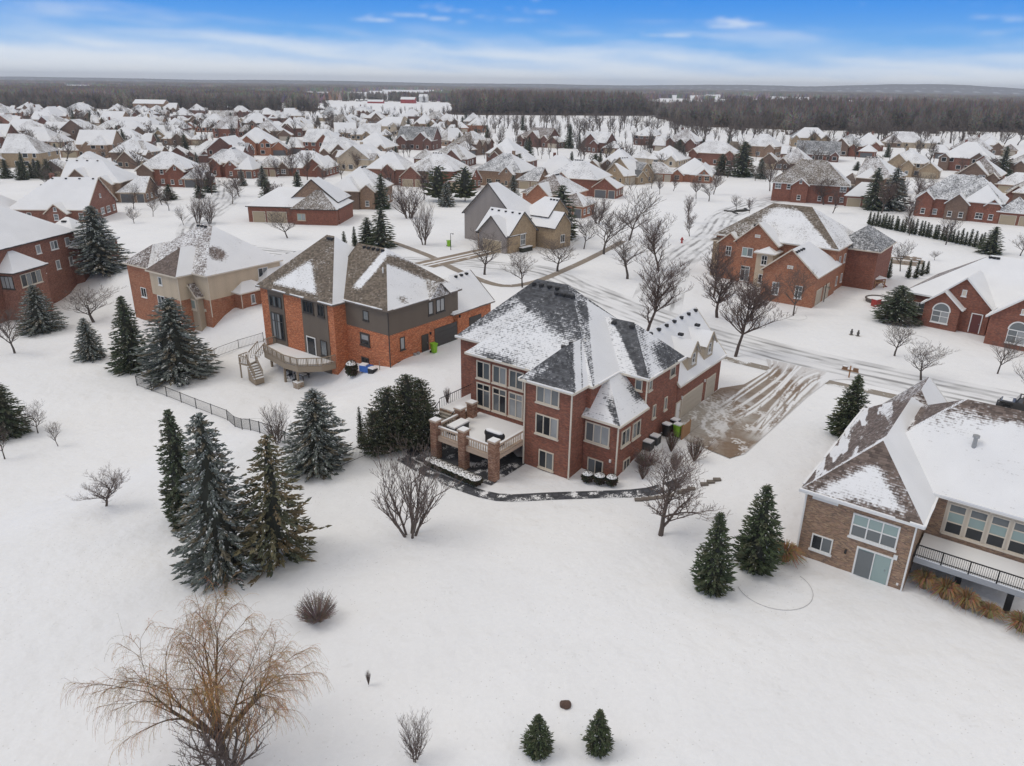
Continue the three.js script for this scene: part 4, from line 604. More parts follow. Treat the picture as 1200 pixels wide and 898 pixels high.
// the ones the picture shows one by one
for (const [x, z, Wd, deg, o] of [
  [-112, -176.5, 21, 3, { floors: 1, wall: 'red2', roof: 'umber', garage: -1, gm: 'garageGrey', gables: 1, label: 'dark red brick single-storey house with two dark garage doors by the bend' }],
  [-113, -209, 19, 3, { floors: 2, wall: 'brown', roof: 'dark', garage: 1, gm: 'garageGrey', gables: 1, label: 'brown brick house with black shingle slope above two dark garage doors' }],
  [-109, -244, 19, 2, { floors: 2, wall: 'red', roof: 'grey', garage: 1, gm: 'garageGrey', gables: 2, label: 'red brick house with a grey green roof slope and paired dark garage doors' }],
  [-188, -290, 17, 4, { floors: 2, wall: 'tan', roof: 'brown', gables: 0, label: 'pale tan house behind the short row of small spruces' }],
  [-183, -333, 18, 8, { floors: 2, wall: 'brown', roof: 'brown', gable: 'u0u1', gables: 1, label: 'brown brick house with a broad plain gable end near the row of spruces' }],
  [-233, -381, 23, -3, { floors: 1, wall: 'brown', roof: 'brown', gables: 1 }], [-252, -372, 16, 5, {}],
  [-46, -205, 17, -6, { floors: 2, wall: 'brown', roof: 'brown', gables: 1, gm: 'garageTan', label: 'brown brick house whose grey slope rises over the low brick ranch' }],
  [-79, -276, 21, -8, { floors: 1, wall: 'red', roof: 'brown', gables: 2, label: 'red brick house with arched gable and tan garage facing the bare lawn' }],
  [-99, -270, 14, -8, { floors: 2, wall: 'red', roof: 'umber', gables: 2, label: 'red brick house with two white-edged gables overlooking the bare lawn' }],
  [-40, -255, 17, -10, { floors: 2, wall: 'red2', roof: 'umber', gables: 1 }],
  [-25, -250, 20, -20, { floors: 2, wall: 'red', roof: 'brown', gables: 0, garage: 1, label: 'big red brick hip-roofed house with brown slope behind the pines' }],
  [-3, -254, 20, -24, { floors: 2, wall: 'brown', roof: 'grey', gables: 1, label: 'brown brick house with white hip roof behind the row of small blue spruces' }],
  [-17, -374, 19, 60, { floors: 2, wall: 'maroon', roof: 'brown', gables: 3 }],
  [17, -266, 20, -12, { floors: 1, wall: 'red', roof: 'umber', gables: 0 }],
  [35, -288, 15, -15, { floors: 2, wall: 'brown', roof: 'umber', gables: 2, label: 'brown brick house with two narrow stone gables at the end of the lawn' }],
  [43, -268, 13, 35, { floors: 1, wall: 'tan', roof: 'grey', gables: 1 }],
  [60, -276, 18, -18, { floors: 1, wall: 'rust', roof: 'umber', gables: 2, label: 'long rust brick house with small front gables across the open snow' }],
  [12, -427, 22, -30, { floors: 2, wall: 'maroon', gables: 2 }], [84, -411, 19, -28, { floors: 2, wall: 'maroon', gables: 3 }], [88, -338, 23, -25, { floors: 2, wall: 'red2', gables: 2 }], [117, -386, 20, -35, { floors: 2, wall: 'brown', gables: 2 }],
  [139, -367, 22, -20, { floors: 1, wall: 'maroon', gables: 2 }],
  [90, -226, 24, -22, { floors: 2, wall: 'red', roof: 'brown', gables: 1, garage: 1, label: 'red brick house with striped snowy roof behind the arborvitae hedge' }],
  [114, -250, 14, -40, { floors: 2, wall: 'brown', gables: 1 }],
  [119, -199, 23, -35, { floors: 2, wall: 'red', roof: 'grey', gables: 3, garage: 1, gm: 'garageTan', label: 'red brick house with arched entry gable above the arborvitae hedge' }],
  [147, -214, 15, -38, { floors: 2, wall: 'red2', roof: 'brown', gables: 1, label: 'dark red brick house with cream chimney and porch steps past the hedge' }],
  [155, -303, 16, -35, { floors: 2, wall: 'tan', gables: 1 }], [191, -326, 22, -40, { floors: 2, wall: 'red2', gables: 2 }], [232, -462, 26, -20, { floors: 1, wall: 'csiding', gables: 1 }], [193, -436, 19, -20, {}], [175, -458, 24, -15, { floors: 2, wall: 'tan' }],
  [10, -200, 16, -28, { floors: 2, wall: 'rust', roof: 'umber', gables: 1, garage: 1, label: 'rust brick house with wide white roof behind the tall lone spruce' }],
  [20, -236, 20, -24, { floors: 2, wall: 'red', roof: 'grey', gables: 1, garage: 1, label: 'red brick house with dusted grey slope next to the lawn trees' }],
  [202, -311, 18, -38, {}], [77, -452, 16, -20, {}], [-54, -398, 22, -12, {}], [-72, -372, 20, -14, {}], [-94, -365, 20, -10, {}], [-116, -355, 20, 4, {}], [-130, -320, 20, 2, {}], [-143, -302, 18, 80, {}], [-193, -389, 20, 6, {}], [-30, -431, 18, 50, {}], [42, -395, 17, -30, {}], [-150, -262, 15, 6, {}], [-172, -405, 18, 12, {}], [-70, -320, 19, -8, {}], [-30, -318, 19, -14, {}], [-3, -318, 17, -20, {}], [-52, -300, 16, 70, {}], [-112, -318, 17, 85, {}], [60, -332, 18, -30, {}], [170, -395, 18, -32, {}], [220, -385, 20, -35, {}], [255, -420, 20, -30, {}], [112, -322, 17, -28, {}], [160, -262, 17, -38, {}], [186, -262, 16, -40, {}], [225, -340, 18, -40, {}],
]) genHouse(x, z, Wd, deg, o);
// and the rows behind them
{
  const R = rng(77);
  for (const [dz, x0, x1, st] of [[-440, -300, -60, 27], [-478, -322, -40, 29], [-520, -345, -20, 28], [-566, -375, -10, 30], [-616, -405, -30, 31], [-670, -430, -60, 32], [-730, -455, -90, 34], [-795, -480, -150, 36]])
    for (let x = x0; x < x1; x += st * mix(0.85, 1.2, R())) { if (R() < 0.12) continue; const z = dz + x * 0.42 * 0 + (R() - 0.5) * 16 - (x + 200) * 0.22; genHouse(Math.round(x), Math.round(z), mix(16, 22, R()), mix(-14, 16, R()) + (R() < 0.25 ? 90 : 0) + (R() < 0.4 ? 180 : 0), { group: 'far rows of subdivision houses' }); }
}
// a red barn and sheds far off
for (const [x, z, w, d, h, lab, m] of [[-181, -1330, 24, 12, 6, 'far red barn with white roof beyond the fields', 'redpaint'], [-230, -1300, 26, 9, 2.6, 'long low red shed with white roof beyond the fields', 'redpaint'], [-166, -1420, 14, 14, 9, 'far pale farmhouse beside the red barn', 'white'], [-383, -828, 34, 12, 8, 'long two-storey house with white roof standing before the far woods', 'brown']]) house('farm_building', lab, null, x, z, -8 * D2R, [{ b: [-w / 2, w / 2, 0, d], e: h, p: 0.6, wall: m, roof: 'grey', g: 'u0u1', cov: { v0: 4, v1: 4 } }], { seed: 5 + w, trim: M.white });

// ---------- trees and shrubs ----------
const leafMat = new THREE.MeshStandardMaterial({ vertexColors: true, roughness: 0.9 });
class Spikes extends Geo {
  constructor() { super(); this.c = []; }
  spike(p, d, L, w, col, R) { // a three-sided needle clump or twig tip
    const ax = Math.abs(d[1]) > 0.9 ? [1, 0, 0] : [0, 1, 0]; let s = [d[1] * ax[2] - d[2] * ax[1], d[2] * ax[0] - d[0] * ax[2], d[0] * ax[1] - d[1] * ax[0]]; const l = Math.hypot(...s); s = s.map((v) => v / l);
    const t = [s[1] * d[2] - s[2] * d[1], s[2] * d[0] - s[0] * d[2], s[0] * d[1] - s[1] * d[0]], a0 = R() * 6.28, tip = [p[0] + d[0] * L, p[1] + d[1] * L, p[2] + d[2] * L], q = [];
    for (let i = 0; i < 3; i++) { const a = a0 + i * 2.0944, c = Math.cos(a) * w, e = Math.sin(a) * w; q.push([p[0] + s[0] * c + t[0] * e, p[1] + s[1] * c + t[1] * e, p[2] + s[2] * c + t[2] * e]); }
    for (let i = 0; i < 3; i++) { this.tri(q[i], q[(i + 1) % 3], tip); this.c.push(...col, ...col, ...col); }
  }
  tube(a, b, r0, r1, n, col) {
    const A = new THREE.Vector3(...a), B = new THREE.Vector3(...b), d = B.clone().sub(A).normalize(), up = Math.abs(d.y) > 0.9 ? new THREE.Vector3(1, 0, 0) : new THREE.Vector3(0, 1, 0), s = new THREE.Vector3().crossVectors(d, up).normalize(), t = new THREE.Vector3().crossVectors(s, d);
    const ring = (P, r) => { const o = []; for (let i = 0; i < n; i++) { const k = i / n * 6.2832, c = Math.cos(k) * r, e = Math.sin(k) * r; o.push([P.x + s.x * c + t.x * e, P.y + s.y * c + t.y * e, P.z + s.z * c + t.z * e]); } return o; };
    const q = ring(A, r0), w = ring(B, r1); for (let i = 0; i < n; i++) { const j = (i + 1) % n; this.tri(q[i], q[j], w[j]); this.tri(q[i], w[j], w[i]); for (let k = 0; k < 6; k++) this.c.push(...col); }
  }
}
const norm = (v) => { const l = Math.hypot(...v) || 1; return v.map((x) => x / l); };
// evergreens are built 1 high and 1 wide at the scale of their kind, then sized for each spot
const CON = {
  S: { H: 10, Wd: 4.6, n: 330, ns: 17, L: 0.36, col: [[0.060, 0.081, 0.044], [0.078, 0.096, 0.055], [0.096, 0.099, 0.060]], sn: 0.07, shape: (t) => Math.pow(1 - t, 0.58) * (0.74 + 0.26 * S(0, 0.16, t)), droop: 0.32, b0: 0.02 },
  B: { H: 10, Wd: 6, n: 360, ns: 19, L: 0.38, col: [[0.150, 0.169, 0.151], [0.120, 0.138, 0.117], [0.189, 0.208, 0.189], [0.169, 0.146, 0.101]], sn: 0.20, shape: (t) => Math.pow(1 - t, 0.56) * (0.76 + 0.24 * S(0, 0.16, t)), droop: 0.2, b0: 0.02 },
  O: { H: 10, Wd: 6, n: 230, ns: 18, L: 0.38, col: [[0.156, 0.135, 0.070], [0.120, 0.117, 0.065], [0.195, 0.148, 0.081], [0.091, 0.099, 0.057]], sn: 0.13, shape: (t) => Math.pow(1 - t, 0.62) * (0.7 + 0.3 * S(0, 0.2, t)), droop: 0.42, b0: 0.08, gap: 0.5 },
  Y: { H: 6, Wd: 3.1, n: 300, ns: 14, L: 0.27, col: [[0.060, 0.083, 0.036], [0.078, 0.099, 0.047], [0.049, 0.065, 0.033], [0.096, 0.101, 0.055]], sn: 0.04, shape: (t) => Math.pow(1 - t, 0.78) * S(-0.3, 0.26, t), droop: -0.12, b0: 0.01 },
  P: { H: 9, Wd: 7, n: 150, ns: 10, L: 0.7, col: [[0.065, 0.078, 0.033], [0.085, 0.094, 0.039], [0.052, 0.062, 0.031]], sn: 0.05, shape: (t) => Math.sqrt(Math.max(0, 1 - t * t)) * S(-0.3, 0.25, t), droop: -0.25, b0: 0.1 },
  R: { H: 7, Wd: 4, n: 420, ns: 12, L: 0.3, col: [[0.060, 0.075, 0.036], [0.078, 0.088, 0.044], [0.049, 0.060, 0.030], [0.111, 0.091, 0.060]], sn: 0.09, shape: (t) => Math.pow(Math.max(0, 1 - Math.pow(t, 2.6)), 0.5) * S(-0.9, 0.1, t), droop: -0.5, b0: 0.0 },
  A: { H: 5, Wd: 1.2, n: 260, ns: 5, L: 0.22, col: [[0.052, 0.065, 0.029], [0.068, 0.078, 0.036], [0.044, 0.055, 0.026]], sn: 0.03, shape: (t) => Math.pow(1 - t, 0.55) * S(-0.6, 0.12, t), droop: -0.8, b0: 0.0 },
};
function conifer(kind, seed, lite) {
  const o = CON[kind], R = rng(seed), f = new Spikes(), sn = new Spikes(), half = o.Wd / 2, n = lite ? Math.round(o.n * 0.42) : o.n, ns = lite ? Math.round(o.ns * 0.45) : o.ns, big = lite ? 1.9 : 1;
  const tr = new Spikes(); tr.tube([0, -0.4, 0], [0, o.H * 0.96, 0], o.H * 0.016, 0.02, 6, [0.07, 0.055, 0.045]);
  // a dim inner mass of old twigs so that the crown does not read as hollow
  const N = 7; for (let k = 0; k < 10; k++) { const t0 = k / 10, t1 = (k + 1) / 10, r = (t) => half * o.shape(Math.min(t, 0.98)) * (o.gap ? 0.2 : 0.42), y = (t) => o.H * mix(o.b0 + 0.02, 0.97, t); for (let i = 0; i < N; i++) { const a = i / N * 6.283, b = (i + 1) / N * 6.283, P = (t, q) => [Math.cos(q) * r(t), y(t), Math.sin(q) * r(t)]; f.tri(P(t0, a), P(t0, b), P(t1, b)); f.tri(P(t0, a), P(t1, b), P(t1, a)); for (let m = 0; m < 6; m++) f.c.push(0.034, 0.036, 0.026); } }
  for (let i = 0; i < n; i++) {
    const t = Math.pow((i + R()) / n, 1.28), y = o.H * mix(o.b0, 0.985, t), ph = i * 2.39996 + (R() - 0.5) * 0.7, rad = half * Math.max(0.03, o.shape(t)) * mix(o.gap ? 0.6 : 0.78, 1.1, R()) * (0.72 + 0.56 * vn(Math.cos(ph) * 1.6 + 5 + seed, Math.sin(ph) * 1.6 + t * 5, seed)), c = Math.cos(ph), s = Math.sin(ph), base = o.col[Math.floor(R() * o.col.length)], tone = mix(0.8, 1.25, R());
    const pos = (q) => [c * rad * q, y - o.droop * rad * q * (1.15 - 0.45 * q) , s * rad * q], cnt = Math.max(3, Math.round(ns * mix(0.45, 1, rad / half)));
    for (let k = 0; k < cnt; k++) {
      const q = 0.34 + 0.66 * (k + R()) / cnt, side = (k % 2 ? 1 : -1) * mix(0.25, 1.1, R()) * (1.15 - q), p = pos(q); p[0] += (R() - 0.5) * 0.22; p[1] += (R() - 0.5) * 0.16; p[2] += (R() - 0.5) * 0.22;
      const d = norm([c - s * side, mix(-0.28, 0.42, R()) - o.droop * 0.45, s + c * side]), L = o.L * big * mix(0.6, 1.2, R()) * mix(1.15, 0.6, t), m = tone * mix(0.75, 1.2, R());
      f.spike(p, d, L, L * 0.27, base.map((v) => v * m), R);
      if (R() < o.sn && d[1] > -0.35) sn.spike([p[0], p[1] + L * 0.12, p[2]], norm([d[0], d[1] * 0.4 + 0.1, d[2]]), L * 0.72, L * 0.17, SNOW, R);
    }
  }
  for (let k = 0; k < 5; k++) f.spike([0, o.H * (0.955 - k * 0.012), 0], norm([(R() - 0.5) * 0.9 * (k > 0), 1, (R() - 0.5) * 0.9 * (k > 0)]), o.L * (k ? 0.6 : 1.0), 0.05, o.col[0], R);
  const cg = f.geo(); cg.computeBoundingBox(); const bb = cg.boundingBox; return { trunk: tr.geo(), crown: cg, snow: sn.p.length ? sn.geo() : null, H: bb.max.y, Wd: (bb.max.x - bb.min.x + bb.max.z - bb.min.z) / 2 * 0.92 };
}
function bareTree(seed, o) {
  const R = rng(seed), g = new Spikes(), tk = new Spikes(), lo = o.col ?? [0.085, 0.07, 0.06], hi = o.tip ?? [0.12, 0.095, 0.082];
  const grow = (p, d, len, r, lev) => {
    const segs = lev < 2 ? 4 : lev < 3 ? 3 : lev < 4 ? 2 : 1, kids = o.kids[lev] ?? 0; let q = p, dir = d, rr = r; const spots = [], col = mix3(lo, hi, Math.min(1, lev / (o.kids.length)));
    for (let i = 0; i < segs; i++) {
      dir = norm([dir[0] + (R() - 0.5) * o.wob, dir[1] + (R() - 0.5) * o.wob * 0.6 + (lev ? o.up : 0) / segs, dir[2] + (R() - 0.5) * o.wob]);
      const L = len / segs, e = [q[0] + dir[0] * L, q[1] + dir[1] * L, q[2] + dir[2] * L], r1 = Math.max(o.rmin, r * (1 - 0.62 * (i + 1) / segs)); (lev < 2 ? tk : g).tube(q, e, rr, r1, lev < 2 ? 6 : lev < 3 ? 4 : 3, col); q = e; rr = r1; spots.push([q, dir, rr]);
    }
    for (let k = 0; k < kids; k++) { const [sp, sd, sr] = spots[Math.min(spots.length - 1, Math.floor(mix(lev ? 0 : o.fork ?? 1, spots.length, (k + R() * 0.9) / kids)))]; const a = k * 2.4 + R() * 1.2, sx = norm([Math.cos(a), 0, Math.sin(a)]), an = o.ang * mix(0.7, 1.25, R()), dd = norm([sd[0] * Math.cos(an) + sx[0] * Math.sin(an), sd[1] * Math.cos(an) + (R() - 0.4) * 0.25, sd[2] * Math.cos(an) + sx[2] * Math.sin(an)]); grow(sp, dd, len * mix(0.55, 0.82, R()) * (o.dec?.[lev] ?? 1), Math.max(o.rmin, sr * 0.72), lev + 1); }
  };
  const stems = o.stems ?? 1; for (let i = 0; i < stems; i++) { const a = i / stems * 6.283 + R(); grow([Math.cos(a) * 0.06 * (stems - 1), -0.25, Math.sin(a) * 0.06 * (stems - 1)], norm([stems > 1 ? Math.cos(a) * 0.45 : (R() - 0.5) * 0.1, 1, stems > 1 ? Math.sin(a) * 0.45 : (R() - 0.5) * 0.1]), o.len, o.rad, stems > 1 ? 1 : 0); }
  const geo = g.geo(); geo.computeBoundingBox(); const b = geo.boundingBox; return { crown: geo, trunk: tk.geo(), H: b.max.y, Wd: (b.max.x - b.min.x + b.max.z - b.min.z) / 2 };
}
const BARE = {
  WM: [31, 32, 33].map((s) => bareTree(s, { len: 3.6, rad: 0.15, rmin: 0.017, kids: [7, 6, 5, 2], dec: [0.95, 0.85, 0.8, 0.75], ang: 0.80, up: 0.30, wob: 0.42, fork: 1 })),
  VM: [34, 35, 36].map((s) => bareTree(s, { len: 6.6, rad: 0.15, rmin: 0.019, kids: [16, 6, 4, 2], dec: [0.62, 0.62, 0.7, 0.7], ang: 0.62, up: 0.5, wob: 0.28, fork: 0.9, col: [0.085, 0.062, 0.052], tip: [0.12, 0.082, 0.07] })),
  W3: [21, 22].map((s) => bareTree(s, { len: 3.3, rad: 0.15, rmin: 0.0085, kids: [9, 7, 6, 5], dec: [1.0, 0.82, 0.75, 0.7], ang: 0.72, up: 0.34, wob: 0.42, fork: 0.6, col: [0.10, 0.078, 0.065], tip: [0.15, 0.11, 0.095] })),
  W2: [1, 2, 3].map((s) => bareTree(s, { len: 3.6, rad: 0.16, rmin: 0.011, kids: [7, 6, 5, 4], dec: [0.95, 0.85, 0.8, 0.75], ang: 0.80, up: 0.30, wob: 0.42, fork: 1 })),
  V: [4, 5, 6].map((s) => bareTree(s, { len: 6.6, rad: 0.15, rmin: 0.011, kids: [18, 6, 5, 4], dec: [0.62, 0.62, 0.7, 0.7], ang: 0.62, up: 0.5, wob: 0.28, fork: 0.9, col: [0.085, 0.062, 0.052], tip: [0.12, 0.082, 0.07] })),
  M: [7, 8].map((s) => bareTree(s, { len: 3.4, rad: 0.12, rmin: 0.011, kids: [0, 7, 6, 5], stems: 6, dec: [1, 0.8, 0.72, 0.68], ang: 0.66, up: 0.32, wob: 0.4, col: [0.10, 0.078, 0.065], tip: [0.15, 0.115, 0.10] })),
  L: [9, 10, 11].map((s) => bareTree(s, { len: 7, rad: 0.22, rmin: 0.036, kids: [12, 5, 3], dec: [0.6, 0.6, 0.6], ang: 0.65, up: 0.45, wob: 0.3, fork: 1, col: [0.085, 0.068, 0.058], tip: [0.12, 0.096, 0.082] })),
};
const conCache = {};
const coniferOf = (k, i, lite) => conCache[k + i + lite] ??= conifer(k, 31 + i * 7 + k.charCodeAt(0), lite);
let tcount = 0;
const LANDMARKS = [[-5, -156, 'the tan gabled house'], [-52, -186, 'the low brick ranch with cream garage doors'], [90, -232, 'the house behind the arborvitae hedge'], [119, -205, 'the arched-entry house above the hedge'], [48, -125, 'the gabled brick house'], [68, -112, 'the white-trimmed brick ranch'], [-48, -112, 'the tan-sided house'], [-85, -122, 'the hipped-bay brick house'], [-112, -184, 'the dark garage house by the bend'], [-112, -215, 'the black-shingled brown house'], [-109, -250, 'the grey-green roofed house'], [-188, -296, 'the pale tan house'], [-183, -340, 'the plain gable-end house'], [-79, -284, 'the arched-gable house'], [-99, -276, 'the two-gabled red house'], [-46, -211, 'the brown house over the ranch'], [-25, -257, 'the big hip-roofed brick house'], [-3, -261, 'the white hip-roofed house'], [35, -295, 'the house with stone gables'], [60, -283, 'the long rust brick house'], [10, -206, 'the house behind the lone spruce'], [20, -243, 'the dusted grey roof house'], [147, -220, 'the cream-chimney house'], [40, -170, 'the open corner lawn'], [28, -100, 'the driveway mouth']];
function nearMark(x, z) { let b = null, d = 1e9; for (const m of LANDMARKS) { const q = Math.hypot(m[0] - x, m[1] - z); if (q < d) { d = q; b = m[2]; } } return d < 70 ? (d < 22 ? 'beside ' : 'near ') + b : 'out among the further rows'; }
const sizeWord = (h, a, b) => h < a ? 'small' : h < b ? 'middling' : 'tall';
function placeConifer(k, x, z, h, w, name, label, group) {
  const dist = Math.hypot(x, z), T = coniferOf(k, tcount++ % 3, dist > 150), o = thing(name, label, 'tree', x, land(x, z), z, hash(tcount, 3) * 6.28, group);
  const fat = 'SBOY'.includes(k) && dist < 190 ? (k === 'B' ? 1.16 : 1.18) : 1.1; o.scale.set(w / T.Wd * fat * mix(0.92, 1.14, hash(tcount, 11)), h / T.H, w / T.Wd * fat * mix(0.92, 1.14, hash(tcount, 12))); o.rotation.z = (hash(tcount, 13) - 0.5) * 0.07; o.rotation.x = (hash(tcount, 14) - 0.5) * 0.07; add('trunk', T.trunk, leafMat, o); add('crown', T.crown, leafMat, o); if (T.snow) add('snow_clumps', T.snow, leafMat, o); return o;
}
function placeBare(k, x, z, h, w, name, label, group) {
  const dist = Math.hypot(x, z), list = BARE[dist > 300 ? 'L' : k === 'W2' && dist < 78 ? 'W3' : dist > 150 && k === 'V' ? 'VM' : dist > 150 && k === 'W2' ? 'WM' : k], T = list[tcount++ % list.length], o = thing(name, label, 'tree', x, land(x, z), z, hash(tcount, 7) * 6.28, group);
  o.scale.set(w / T.Wd, h / T.H, w / T.Wd); add('trunk', T.trunk, leafMat, o); add('crown', T.crown, leafMat, o); return o;
}
for (const [k, x, z, h, w, lab] of [
  ['S',-25.9,-51.5,9.9,3.6,'dark green spruce standing behind the group of three in the field'],
  ['B',-20.7,-45.2,12.7,5.7,'tall blue grey spruce in front of the group of three'],
  ['O',-17.3,-46.7,10.2,6.2,'sparse olive brown spruce at the edge of the group of three'],
  ['B',-17.7,-60.9,7.8,6.3,'broad blue spruce inside the fence corner near the bare multi-stem tree'],
  ['S',-50.3,-92.8,10,5,'slim spruce paired with a broad blue spruce at the fence end'],
  ['B',-43.6,-90.6,10.5,9.3,'broad dense blue spruce at the end of the black fence'],
  ['B',-58,-96.8,5.9,4.1,'small blue spruce alone on the slope before the tan-sided house'],
  ['B',-72,-108.5,7.2,6,'spruce with bare lower skirt below the bay of the brick house'],
  ['S',-54.6,-72.6,6.1,4.6,'bushy spruce alone at the edge of the open field'],
  ['B',-73.5,-130.6,11.5,9.4,'tall blue spruce beside the hipped bay brick house'],
  ['Y',14.4,-43.7,6.3,3,'young green spruce with leaning tip beside a slightly taller one'],
  ['Y',18.1,-46.3,7.1,3.2,'young spruce standing next to the brown brick house lawn'],
  ['Y',32.9,-66.4,6.5,3.7,'young evergreen on the lawn between driveway and brown brick house'],
  ['Y',1.7,-29.7,2.6,1.6,'small egg-shaped evergreen in the open field next to the rock'],
  ['Y',4.9,-29.9,2.8,1.6,'small pointed evergreen in the open field past the rock'],
  ['S',10.2,-166.5,11.5,8.4,'tall lone spruce beside the tan gabled house'],
  ['S',-27.4,-153.5,8.1,5.6,'dark spruce on the lawn behind the orange house roof'],
  ['S',-30.6,-155.9,5.7,3.9,'short spruce tucked against a taller one behind the orange house roof'],
  ['S',56,-105.6,5.5,5.5,'spruce at the corner of the red brick ranch'],
  ['B',106.5,-215.7,11.6,9.2],
  ['S',101,-215.2,11.6,6.3],
  ['S',100,-156.4,5.6,5],
  ['S',86.8,-295.8,13,9.8],
  ['S',80.2,-300.7,7.9,7.3],
  ['S',77.3,-368.8,8.8,7.3],
  ['S',31,-300.3,7.3,6],
  ['S',6.2,-349.3,10.2,4.6],
  ['S',29,-421,12.6,6],
  ['S',39.7,-423,8.8,5.1],
  ['S',48.4,-277.5,5.9,4],
  ['P',-21.9,-219.6,10.2,7.9],
  ['B',-18.9,-210.1,6.7,4.7],
  ['P',-14.3,-220.3,9.8,7.4],
  ['B',-7,-221.1,6,5.5],
  ['B',-0.5,-221.7,7.5,5],
  ['B',-3.7,-216.4,5.9,5.3],
  ['P',-74.9,-329.1,9.3,9.4],
  ['P',-68.9,-326.3,7.2,7.2],
  ['S',-139.7,-330.7,10.4,4.7],
  ['S',-181.7,-362.6,10.2,4.4],
  ['S',-170.9,-258.1,6.3,4.3],
  ['S',-163.6,-254.2,6.2,3.7],
  ['S',-162.9,-259.1,5,3.5],
  ['S',-160.2,-259.4,6.1,3.7],
  ['S',-156.4,-257.5,6.6,4.3],
  ['S',196.3,-312.6,11.4,5.9],
  ['S',-35.8,-204,9.3,5.1],
  ['S',143.2,-324.8,3.8,3.2]
]) placeConifer(k, x, z, h, w, k === 'P' ? 'pine_tree' : 'spruce_tree', lab ?? `${sizeWord(h, 7, 10)} ${{ S: 'dark green spruce', B: 'blue spruce', P: 'rounded yellow green pine' }[k]} ${nearMark(x, z)}`, lab ? undefined : { S: 'dark spruces of the subdivision', B: 'blue spruces of the subdivision', P: 'pines of the subdivision' }[k]);
